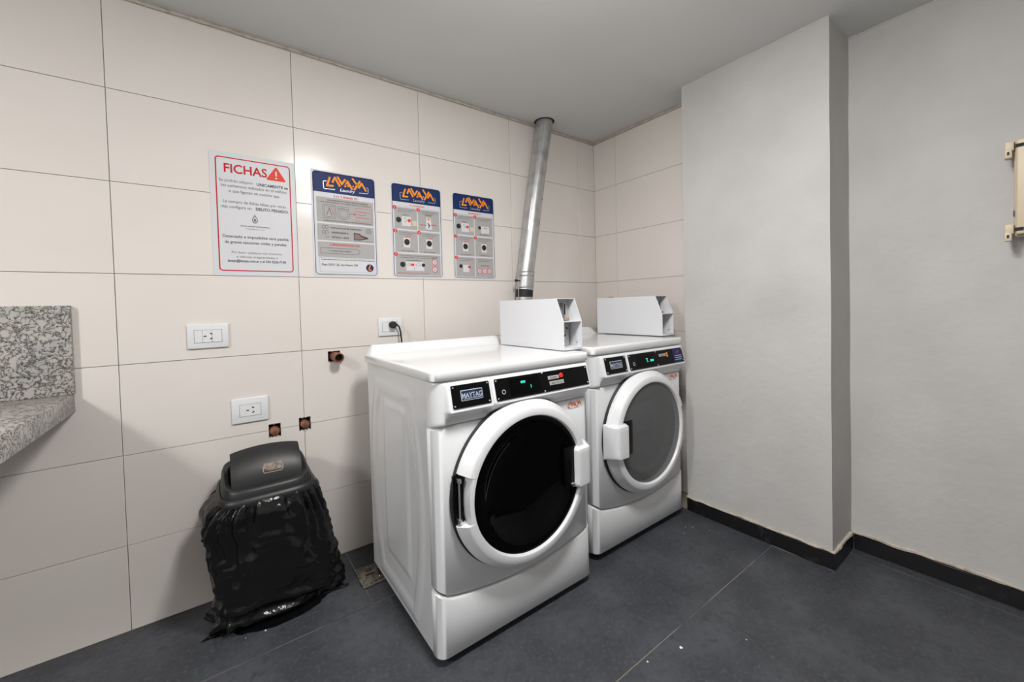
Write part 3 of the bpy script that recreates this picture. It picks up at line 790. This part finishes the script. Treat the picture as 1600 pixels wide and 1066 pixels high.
# poster 2
b = Board('laundry_poster', -1.934, 1.352, .302, .5, .002, m_paper)
tag(b.root, 'blue-headed laundry poster with three grey panels, directly right of the FICHAS notice', 'poster', 'posters on the tiled wall')
header(b, .103); border(b, m_blue, .007, .0028, .016)
b.words('title_line', m_redl, .098, .212, .378, .0105, 2, .06)
for z0, z1 in ((.256, .374), (.170, .248), (.090, .163)): b.rect('grey_panel', m_pgrey, .020, z0, .284, z1, 1, r=.003)
b.words('small_print', m_ink, .068, .262, .359, .006, 2); b.words('small_print', m_ink, .030, .275, .349, .005, 2)
b.words('small_print', m_ink, .050, .276, .262, .0055, 2)
b.line('line_drawing', m_ink, [(.048, .276), (.105, .276), (.105, .340), (.048, .340)], .0012, 2, True); b.line('line_drawing', m_ink, [(.055, .283), (.098, .283), (.098, .333), (.055, .333)], .0012, 2, True)
b.line('line_drawing', m_ink, [(.063, .290), (.076, .322), (.088, .290)], .002, 2); b.line('red_drawing', m_redl, [(.070, .325), (.086, .325), (.094, .295)], .002, 2)
oc = [(.140+.030*cos(radians(a)), .302+.028*sin(radians(a))) for a in range(0, 360, 45)]
b.line('line_drawing', m_ink, oc, .0014, 2, True); b.line('line_drawing', m_ink, [(.114, .336), (.165, .336), (.165, .326), (.114, .326)], .0012, 2, True)
b.line('line_drawing', m_ink, [(.140+.019*cos(radians(a)), .302+.018*sin(radians(a))) for a in range(0, 360, 30)], .0012, 2, True)
b.line('red_drawing', m_redl, [(.173, .306), (.194, .306)], .003, 2); b.line('red_drawing', m_redl, [(.188, .312), (.196, .306), (.188, .300)], .002, 2)
b.line('red_drawing', m_redl, [(.200, .272), (.276, .272), (.276, .338), (.200, .338)], .0013, 2, True)
for zz, a1 in ((.318, .270), (.304, .250), (.290, .270)): b.words('red_print', m_redl, .206, a1, zz, .0045, 2, .05)
for zz in (.232, .208):
    for a in (.048, .062): b.line('line_drawing', m_ink, [(a+.007*cos(radians(k)), zz+.009*sin(radians(k))) for k in range(0, 360, 45)], .0014, 2, True)
b.line('line_drawing', m_ink, [(.055, .192), (.058, .184), (.068, .184), (.071, .190)], .0014, 2)
b.words('small_print', m_ink, .080, .225, .228, .0075, 2, .06); b.words('small_print', m_ink, .084, .160, .205, .0085, 2, .1); b.words('small_print', m_ink, .084, .165, .183, .0085, 2, .05)
b.line('line_drawing', m_ink, [(.258+.012*cos(radians(k)), .227+.012*sin(radians(k))) for k in range(0, 360, 30)], .0016, 2, True); b.line('line_drawing', m_ink, [(.258+.005*cos(radians(k)), .227+.006*sin(radians(k))) for k in range(0, 360, 45)], .0014, 2, True)
b.poly('hand_drawing', m_ink, [(.185, .180), (.215, .180), (.250, .188), (.257, .192), (.250, .197), (.222, .205), (.212, .214), (.185, .215)][::-1], 2)
b.poly('hand_drawing_inner', mat('print_brown', (.22, .13, .11), .5), [(.188, .184), (.212, .184), (.240, .191), (.220, .199), (.209, .209), (.188, .210)][::-1], 3)
b.words('small_print', m_ink, .185, .275, .175, .0025, 2)
b.words('red_title', m_redl, .072, .215, .146, .0105, 2, .08)
b.line('line_drawing', m_ink, [(.032, .108), (.200, .108), (.209, .114), (.212, .121), (.209, .128), (.200, .134), (.032, .134)], .0015, 2, True); b.words('small_print', m_ink, .070, .172, .118, .006, 2)
b.line('footer_line', m_pgrey, [(.026, .020), (.026, .086), (.284, .086), (.284, .020)], .0012, 2, True)
b.words('small_print', m_ink, .034, .280, .077, .0040, 2, .08)
b.text('lettering', 'Puan 5330 / 2A, San Nuevo 194', m_ink, .034, .050, .0148, 2, 'LEFT', .015, .15, sx=.86)
b.disc('round_badge', m_blue, .258, .044, .019, 2); b.line('round_badge_mark', m_orange, [(.260, .056), (.252, .034), (.264, .034)], .006, 3)
b.done()
# posters 3 and 4
def machine_pic(b, a, z, w=.036, h=.052):
    b.rect('machine_picture', m_paper, a-w/2, z-h*.55, a+w/2, z+h*.45, 2); b.disc('machine_window', m_rub, a, z, .0155, 3, ry=.0165)
def steps_poster(x, w, lab, last):
    b = Board('instruction_poster', x, 1.352, w, .5, .002, m_paper, r=.018)
    tag(b.root, lab, 'poster', 'posters on the tiled wall')
    header(b, .100); border(b, m_blue, .007, .0028, .016)
    b.words('title_line', m_redl, w*.36, w*.66, .383, .0085, 2, .05)
    b.line('footer_line', m_pgrey, [(.018, .377), (w-.018, .377)], .001, 2)
    m = .018; mid = w*.5
    cells = [(m, .258, mid-.003, .372), (mid+.003, .258, w-m, .372), (m, .135, mid-.003, .250), (mid+.003, .135, w-m, .250)]
    if last == 'wide': cells.append((m, .014, w-m, .127))
    else: cells += [(m, .014, mid-.003, .127), (mid+.003, .014, w-m, .127)]
    for i, c in enumerate(cells):
        b.rect('grey_panel', m_pgrey, *c, 1)
        if i < 5: b.disc('step_number', m_redl, c[0]+.002, c[3]-.004, .0105, 2); b.text('step_lettering', str(i+1), m_paper, c[0]+.002, c[3]-.0085, .013, 3, 'CENTER', .02)
        b.words('small_print', m_inkg, c[0]+.020, c[2]-.012, c[3]-.012, .0048, 2, .08); b.words('small_print', m_inkg, c[0]+.020, c[2]-.030, c[3]-.022, .0048, 2, .08)
    ca = (m+mid)/2; cb_ = (mid+w-m)/2
    # step 1
    b.disc('dial_picture', m_rub, m+.022, .305, .0145, 2); b.rect('machine_picture', m_paper, m+.040, .275, m+.090, .325, 2); b.line('line_drawing', m_inkg, [(m+.050, .312), (m+.058, .318), (m+.066, .305), (m+.056, .295)], .002, 3)
    b.disc('red_dot', m_redl, m+.080, .305, .009, 4); b.rect('token_picture', m_cream, m+.098, .280, m+.122, .306, 2); b.words('small_print', m_ink, m+.045, m+.080, .331, .005, 2)
    # step 2
    if last == 'wide':
        b.poly('machine_picture', m_paper, [(cb_-.020, .268), (cb_+.020, .268), (cb_+.012, .332), (cb_-.012, .332)][::-1], 2)
        b.disc('token_picture', m_orange, cb_, .324, .007, 3); b.line('line_drawing', m_ink, [(cb_-.004, .300), (cb_+.004, .290), (cb_, .280)], .006, 3)
        b.words('red_print', m_redl, cb_-.052, cb_-.012, .287, .005, 3, 0); b.words('red_print', m_redl, cb_+.014, cb_+.050, .291, .006, 3, 0); b.words('small_print', m_ink, cb_-.020, cb_+.022, .341, .006, 2, 0)
    else:
        b.disc('dial_picture', m_rub, cb_-.028, .308, .010, 2); b.rect('machine_picture', m_paper, cb_-.018, .276, cb_+.040, .318, 2); b.words('red_print', m_redl, cb_+.002, cb_+.028, .305, .008, 3, 0); b.words('small_print', m_ink, cb_-.030, cb_+.04, .265, .004, 2)
    for c_ in (ca, cb_):
        machine_pic(b, c_, .190); b.words('red_print', m_redl, c_-.012, c_+.022, .215, .007, 2, 0); b.words('small_print', m_ink, c_-.035, c_+.04, .141, .004, 2)
    if last == 'wide':
        b.disc('dial_picture', m_rub, .055, .070, .0145, 2); b.rect('machine_picture', m_paper, .074, .038, .176, .086, 2); b.disc('dial_picture', m_rub, .172, .070, .010, 3)
        b.line('line_drawing', m_inkg, [(.080, .072), (.094, .078), (.098, .068), (.084, .064)], .0015, 3, True); b.line('line_drawing', m_inkg, [(.128, .074), (.150, .078), (.154, .066), (.132, .064)], .0015, 3, True)
        b.disc('red_dot', m_redl, .110, .070, .010, 4, ry=.007); b.line('machine_gap', m_pgrey, [(.120, .038), (.120, .058)], .003, 3); b.words('small_print', m_ink, .078, .160, .091, .005, 2)
        b.words('red_print', m_redl, .026, .205, .022, .0045, 2)
        S_ = [(.240, .088), (.240, .048)]; b.words('small_print', m_ink, .226, .256, .110, .005, 2, 0)
    else:
        b.disc('dial_picture', m_rub, m+.030, .074, .011, 2); b.rect('machine_picture', m_paper, m+.044, .040, m+.084, .082, 2); b.disc('red_dot', m_redl, m+.086, .070, .010, 4, ry=.007)
        S_ = [(cb_-.036, .050), (cb_, .050), (cb_+.036, .050)]; b.words('small_print', m_ink, cb_-.030, cb_+.034, .078, .006, 2, 0)
    for a, z in S_:
        b.disc('warning_sign', m_redl, a, z, .0165, 2); b.disc('warning_sign_inner', m_paper, a, z, .013, 3); b.line('warning_sign_mark', m_inkg, [(a-.005, z), (a, z+.006), (a+.006, z-.001), (a, z-.006)], .002, 4, True)
    b.done()
steps_poster(-1.558, .293, 'blue-headed instruction poster with five numbered steps and a wide bottom panel', 'wide')
steps_poster(-1.2, .292, 'blue-headed instruction poster nearest the duct, with six equal grey panels', 'split')

# ================================================================== SOCKETS AND PIPE STUBS
def socket(label, x0, x1, z0, z1, w0, w1, twin=False, holes=True):
    t = empty('wall_socket', ((x0+x1)/2, 0, (z0+z1)/2)); tag(t, label, 'socket', 'wall sockets')
    W_, H_ = (x1-x0)/2, (z1-z0)/2
    box('cover_plate', (-W_, W_, -.009, -.0005, -H_, H_), m_whitep, t, bev=.0035, seg=3)
    bm = bmesh.new(); bbox(bm, w0-.0012, w1+.0012, -.0095, -.008, -.0262, .0262); obj('plate_gap', bm, m_inkg, t)
    cells = [(w0, w1)] if not twin else [(w0, w0+.026), (w0+.0268, w0+.0268+.030), (w0+.0576, w1)]
    for i, (a, b_) in enumerate(cells):
        md = box('socket_module', (a, b_, -.0105, -.0085, -.025, .025), m_whitep, t, bev=.0006, seg=1)
        if holes and (len(cells) == 1 or i == 1):
            c = (a+b_)/2 if not twin else a+.018
            for dx, dz, rot in ((-.010, 0, 0), (.010, .010, .6), (.010, -.010, -.6)):
                bm = bmesh.new(); bbox(bm, -.0045, .0045, -.0112, -.0104, -.0022, .0022); h = obj('pin_hole', bm, m_rub, md); h.location = (c+dx, 0, dz); h.rotation_euler = (0, rot, 0)
    return t
socket('white wall socket with a double-width insert, topmost and leftmost of the sockets', -2.408, -2.271, 1.046, 1.145, -.045, .045, twin=True)
socket('white wall socket above the black bin', -2.273, -2.139, .716, .822, -.038, .038)
socket('white wall socket above the dryer holding a black plug', -1.645, -1.521, 1.048, 1.142, -.042, .036, holes=False)
t = empty('power_cord', (-1.575, -.011, 1.105)); tag(t, 'black plug and cord in the socket above the dryer', 'plug')
bm = bmesh.new(); lathe(bm, [(0, -.034), (.012, -.033), (.0175, -.026), (.0185, -.012), (.0175, .0)], (0, 0, 0), n=24); obj('plug', bm, m_rub, t, smooth=True)
bm = bmesh.new(); P = [(0, -.020, -.004), (.016, -.026, .002), (.028, -.028, -.012), (.034, -.028, -.04), (.038, -.028, -.08), (.040, -.028, -.16), (.042, -.026, -.35)]
Q = []
for i in range(len(P)-1):
    for k in range(5): Q.append(Vector(P[i]).lerp(Vector(P[i+1]), k/5))
Q.append(Vector(P[-1])); tube(bm, Q, .0042, 10); obj('cord', bm, m_rub, t, smooth=True)

def stub(label, h, r, yend, dx=0, dz=0, tilt=0):
    x0, x1, z0, z1 = h; cx_, cz_ = (x0+x1)/2+dx, (z0+z1)/2+dz
    t = empty('pipe_stub', ((x0+x1)/2, .07, (z0+z1)/2)); tag(t, label, 'pipe stub', 'capped pipes in the tiled wall' if yend > -.05 else None)
    ox, oy, oz = t.location
    box('cavity_back', (x0-ox-.004, x1-ox+.004, .012, .020, z0-oz-.004, z1-oz+.004), m_dark, t)
    bm = bmesh.new()
    if yend < -.05:
        rg = tube(bm, [(cx_-ox, .015, cz_-oz), (cx_-ox+.004, yend-oy, cz_-oz-.002)], r, 24, caps=False)
        rg2 = tube(bm, [(cx_-ox, .015, cz_-oz), (cx_-ox+.004, yend-oy, cz_-oz-.002)], r*.80, 24, caps=False)
        for k in range(24): bm.faces.new((rg[1][k], rg[1][(k+1) % 24], rg2[1][(k+1) % 24], rg2[1][k]))
        obj('pipe', bm, m_copper, t, smooth=True, ang=35)
        bm = bmesh.new(); lathe(bm, [(0, 0), (r*.8, 0)], (cx_-ox, yend-oy+.035, cz_-oz), n=20); obj('pipe_inside', bm, m_rub, t)
        bm = bmesh.new(); tube(bm, [(cx_-ox+.012, yend-oy+.012, cz_-oz-r*.9), (cx_-ox+.013, yend-oy+.010, cz_-oz-r-.009)], .0022, 6); obj('thread_end', bm, m_copper, t)
    else:
        lathe(bm, [(0, yend-oy-.003), (r*.55, yend-oy-.002), (r*.9, yend-oy+.002), (r, yend-oy+.009), (r, .012)], (cx_-ox, 0, cz_-oz), n=14); obj('cap', bm, m_copper, t, smooth=True, ang=50)
        bm = bmesh.new(); bbox(bm, cx_-ox-.004, cx_-ox+.004, yend-oy-.006, yend-oy, cz_-oz-.004, cz_-oz+.004, bev=.001, seg=1); obj('cap_stud', bm, m_copper, t)
    # crumbled mortar under the opening
    bm = bmesh.new(); R = random.Random(int(x0*-999))
    for k in range(9):
        p = Vector((R.uniform(x0+.004, x1-.004)-ox, -oy-.0005+R.uniform(0, .012), (z0 if k < 6 else z1)-oz+R.uniform(-.002, .003)))
        bmesh.ops.create_icosphere(bm, subdivisions=1, radius=R.uniform(.003, .0065), matrix=Matrix.Translation(p) @ Matrix.Scale(.7, 4, (0, 1, 0)))
    obj('mortar_crumbs', bm, m_plaster, t, smooth=True)['kind'] = 'stuff'
    return t
stub('open terracotta pipe sticking out of the tiled wall left of the dryer', HOLES[0], .0225, -.065, dx=.004, dz=.001)
stub('capped brown pipe in a square hole, directly below the socket above the bin', HOLES[1], .0205, -.006, dz=-.004)
stub('capped brown pipe in a square hole, the right one of the two capped pipes', HOLES[2], .0195, -.010, dz=-.002)

# ================================================================== GRANITE COUNTER (left)
t = empty('granite_counter', (-2.725, 0, .85)); tag(t, 'speckled grey granite counter with an upstand, at the left edge of the photo', 'counter')
box('worktop', (-1.35, 0, -.618, -.0008, 0, .066), m_granite, t, bev=.003)
box('upstand', (-1.35, .003, -.021, -.0008, .0665, .378), m_granite, t, bev=.002)

# ================================================================== BIN
BX, BY = -2.172, -.195
t = empty('swing_lid_bin', (BX, BY, 0)); tag(t, 'black plastic swing-lid bin in a black bin bag, standing against the tiled wall', 'bin')
def sup(a, hx, hy, e=.45):
    c, s_ = cos(a), sin(a); return (math.copysign(abs(c)**e, c)*hx, math.copysign(abs(s_)**e, s_)*hy)
N_ = 72
def suprings(name, L_, m, parent, e=.45, tiltk=0, ang=45):
    bm = bmesh.new(); prev = None
    for hx, hy, z, dy, *kk in L_:
        ring = []; kt = kk[0] if kk else None
        for k in range(N_):
            x, y = sup(2*pi*k/N_, hx, hy, e); ring.append(bm.verts.new((x, y+dy, z+(tiltk*(y+dy) if kt is None else kt*(y+dy+.14)))))
        if prev:
            for k in range(N_): bm.faces.new((prev[k], prev[(k+1) % N_], ring[(k+1) % N_], ring[k]))
        prev = ring
    return obj(name, bm, m, parent, smooth=True, ang=ang)
suprings('bin_body', [(0, 0, .004, .03), (.115, .095, .004, .03), (.148, .132, .49, 0), (.144, .128, .50, 0)], m_bin, t)
suprings('rim', [(.150, .138, .492, 0), (.160, .148, .496, 0), (.163, .151, .506, 0), (.160, .148, .518, 0), (.152, .140, .524, 0), (.146, .134, .520, 0)], m_bin, t, tiltk=.06)
hood = suprings('lid_frame', [(.150, .138, .508, 0, .06), (.148, .136, .522, 0, .08), (.145, .133, .532, 0, .18), (.141, .129, .538, 0, .20), (.136, .124, .540, 0, .20), (.124, .106, .534, .004, .20), (.121, .102, .528, .004, .20), (.120, .100, .48, .004, .1)], m_bin, t, ang=30)
# swing flap: thick curved panel, tipped open
bm = bmesh.new()
U = lin(-1, 1, 19); V = lin(0, 1, 16)
def flap(u, v, off):
    x = u*.116
    # curve from the low front edge to the high back edge
    a = radians(interp(v, [0, 1], [8, 66]))
    R_ = .185
    y = -.092+R_*(1-cos(a))*.85; z = .512+R_*sin(a)*.78
    z += .014*(1-u*u)*v
    n_ = Vector((0, -cos(a), sin(a)))
    return Vector((x, y, z))+n_*off*(1 if abs(u) < .99 else .75)
A_ = grid(bm, lambda u, v: flap(u, v, .006), U, V); B_ = grid(bm, lambda u, v: flap(u, v, -.006), U, V)
nu, nv = len(U), len(V)
for i in range(nu-1):
    bm.faces.new((A_[i][0], A_[i+1][0], B_[i+1][0], B_[i][0])); bm.faces.new((A_[i][-1], B_[i][-1], B_[i+1][-1], A_[i+1][-1]))
for j in range(nv-1):
    bm.faces.new((A_[0][j], B_[0][j], B_[0][j+1], A_[0][j+1])); bm.faces.new((A_[-1][j], A_[-1][j+1], B_[-1][j+1], B_[-1][j]))
fl = obj('swing_flap', bm, m_bin, t, smooth=True)
# flap back half and side cheeks
for s_ in (-1, 1):
    bm = bmesh.new(); P = [(-.086, .515), (-.060, .580), (-.015, .625), (.05, .600), (.09, .55)]
    f = [bm.verts.new((s_*.117, y, z)) for y, z in P]; h = [bm.verts.new((s_*.111, y, z)) for y, z in P]
    bm.faces.new(f); bm.faces.new(h[::-1])
    for i in range(len(P)): bm.faces.new((f[i-1], f[i], h[i], h[i-1]))
    obj('flap_cheek', bm, m_bin, fl)
m_lab = mat('worn_gold_label', (.14, .085, .045), .4, var=[(90, 3, (.012, .012, .012), .48, .56)])
bm = bmesh.new(); f = [flap(u, v, .0068) for u, v in ((-.10, .30), (.42, .30), (.44, .36), (.42, .47), (-.10, .47), (-.12, .36))]; bm.faces.new([bm.verts.new(p) for p in f]); lb = obj('torn_label', bm, m_lab, fl)
bm = bmesh.new(); P = [(-.13, .42), (-.13, .30), (-.10, .26), (.40, .26), (.44, .31), (.44, .42)]
tube(bm, [flap(u, v, .007) for u, v in P], .0011, 6); obj('label_outline', bm, mat('gold_edge', (.45, .40, .28), .4), lb)
# bag
def bagmesh():
    bm = bmesh.new(); NA, NL = 260, 110
    G = []
    for i in range(NL+1):
        s_ = i/NL           # 0 rim, 1 floor edge
        z = .503*(1-min(1, s_*1.08)) + .004
        ring = []
        for k in range(NA):
            a = 2*pi*k/NA
            zl = z
            lft = interp(z, [0, .03, .12, .20, .42, .47, .50], [.188, .182, .168, .178, .200, .185, .158])
            rgt = interp(z, [0, .03, .12, .20, .35, .45, .50], [.252, .250, .243, .233, .203, .170, .158])
            fro = interp(z, [0, .03, .10, .3, .45, .5], [.050, .085, .105, .135, .152, .148])
            bak = interp(z, [0, .1, .5], [.165, .160, .142])
            x, y = sup(a, 1, 1, .50)
            x *= rgt if x > 0 else lft; y *= bak if y > 0 else fro
            p = Vector((x, y, zl)); d = Vector((x, y, 0)).normalized()
            # gathers near the rim, long creases, film crumples
            g_ = .010*sin(a*23+3*noise.noise(Vector((cos(a)*2, sin(a)*2, 1))))*sm(.22, .46, z)*(1-sm(.492, .503, z))
            cr = .022*noise.noise(Vector((cos(a)*2.3, sin(a)*2.3, z*5)))*sm(0, .1, .5-z)
            rd = 1-abs(noise.noise(Vector((x*9+z*5, y*9, z*7-x*4))))*2
            cr += .010*rd*sm(0, .06, .5-z)
            rd2 = 1-abs(noise.noise(Vector((x*24-z*9, y*24, z*21+x*10))))*2
            cr += .0065*rd2*sm(0, .03, .5-z)
            low = 1-sm(.0, .10, z)
            cr += low*(.016*sin(a*9+1.3)+.012*noise.noise(Vector((cos(a)*6, sin(a)*6, z*20))))
            p += d*(g_+cr)
            if z < .12: p.z += low*.014*max(0, noise.noise(Vector((x*20, y*20, 3))))*(1 if s_ < .97 else 0)
            # horizontal slump folds
            p += d*.010*sin(z*95+4*noise.noise(Vector((x*4, y*4, 0))))*(1-sm(.05, .17, z))
            p.z = max(p.z, .003)
            if p.y+BY > -.012: p.y = -.012-BY
            ring.append(bm.verts.new(p))
        G.append(ring)
    # trailing hem lying on the floor at the front corners
    last = G[-1]; hem = []
    for r_ in range(1, 7):
        ring = []
        for k in range(NA):
            a = 2*pi*k/NA; b0 = last[k].co; d = Vector((b0.x, b0.y, 0)).normalized()
            fr = max(0, -sin(a)); 
            ext = .0062*r_*(.18+1.0*fr)*(1+.5*sin(a*7)); 
            cl = math.exp(-((a-radians(204))/.20)**2)*.0015*r_
            q = b0+d*(ext+cl*.8)*(1 if sin(a) < .3 else 0); q.z = .003+.010*abs(noise.noise(Vector((q.x*22, q.y*22, r_*.5))))*(1 if r_ < 6 else .3)
            if q.y+BY > -.012: q.y = -.012-BY
            ring.append(bm.verts.new(q))
        hem.append(ring)
    G += hem
    for A, B in zip(G, G[1:]):
        for k in range(NA): bm.faces.new((A[k], A[(k+1) % NA], B[(k+1) % NA], B[k]))
    return bm
bg = obj('bin_bag', bagmesh(), m_bag, t, smooth=True, ang=80); bg['label'] = 'shiny crumpled black bag'

# ================================================================== FLOOR DRAIN
t = empty('floor_drain', (-1.80, -.25, 0)); tag(t, 'small grimy square floor drain cover behind the dryer by the bin', 'drain')
box('drain_frame', (-.048, .052, -.076, .070, .0006, .009), m_drainb, t, bev=.003)
box('drain_cover', (-.040, .044, -.066, .058, .0088, .0118), m_brown, t, bev=.002)
box('finger_slot', (-.018, .022, -.012, .000, .0116, .0124), m_rub, t)
bm = bmesh.new(); bmesh.ops.create_icosphere(bm, radius=.0045, subdivisions=2, matrix=Matrix.Translation((.030, -.045, .013)) @ Matrix.Scale(.6, 4, (0, 0, 1))); obj('screw', bm, m_chrome, t, smooth=True)

# ================================================================== CREAM SWITCH BOX on the recessed wall
t = empty('distribution_box', (XC, -2.1, 1.5)); tag(t, 'cream plastic electrical box on the grey wall at the right edge of the photo', 'electrical box')
box('housing', (-.075, -.0005, -.21, .131, -.112, .236), m_cream, t, bev=.008, seg=3)
box('front_cover', (-.092, -.074, -.205, .126, -.106, .230), m_cream, t, bev=.006, seg=3)
for z0 in (.183, -.112):
    lg = box('mounting_lug', (-.088, -.012, .130, .152, z0+.010, z0+.044), m_cream, t, bev=.003)
    box('lug_clip', (-.098, -.060, .134, .152, z0-.016, z0+.016), m_cream, lg, bev=.003)
    box('lug_slot', (-.0985, -.097, .140, .146, z0-.006, z0+.006), m_rub, lg)
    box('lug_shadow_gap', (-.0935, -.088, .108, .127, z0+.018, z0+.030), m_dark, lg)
box('blue_tab', (-.080, -.070, .1305, .1325, -.040, -.018), mat('blue_plastic', (.03, .04, .25), .4), t)

# ================================================================== plaster flakes on the floor
FL = [(-1.069, -1.305, .006), (-1.205, -1.268, .0032), (-.860, -1.425, .0026), (-.420, -.930, .0022), (-.360, -.905, .0026), (-.335, -.930, .0022), (-.300, -1.00, .0016),
      (-2.203, -.320, .0034), (-2.265, -.315, .002), (-2.115, -.300, .002), (-2.08, -.285, .0016), (-.285, -1.04, .0018)]
for i, (x, y, r) in enumerate(FL):
    bm = bmesh.new(); bmesh.ops.create_icosphere(bm, subdivisions=1, radius=r)
    for v in bm.verts: v.co *= random.uniform(.6, 1.3); v.co.z *= .5
    o = obj('plaster_flake', bm, m_flake); o.location = (x, y, r*.42); o.rotation_euler = (0, 0, i*1.3)
    LB = {0: 'largest white flake of plaster, on the dark floor tiles in front of the dryer', 1: 'white flake on the floor just left of the largest flake', 2: 'small white flake on the floor between the largest flake and the pillar corner',
          7: 'brightest of the white flakes on the floor in front of the bin bag'}
    tag(o, LB.get(i, 'tiny white speck of plaster on the dark floor tiles, near the bin or the pillar'), 'plaster flake', 'plaster flakes on the floor')
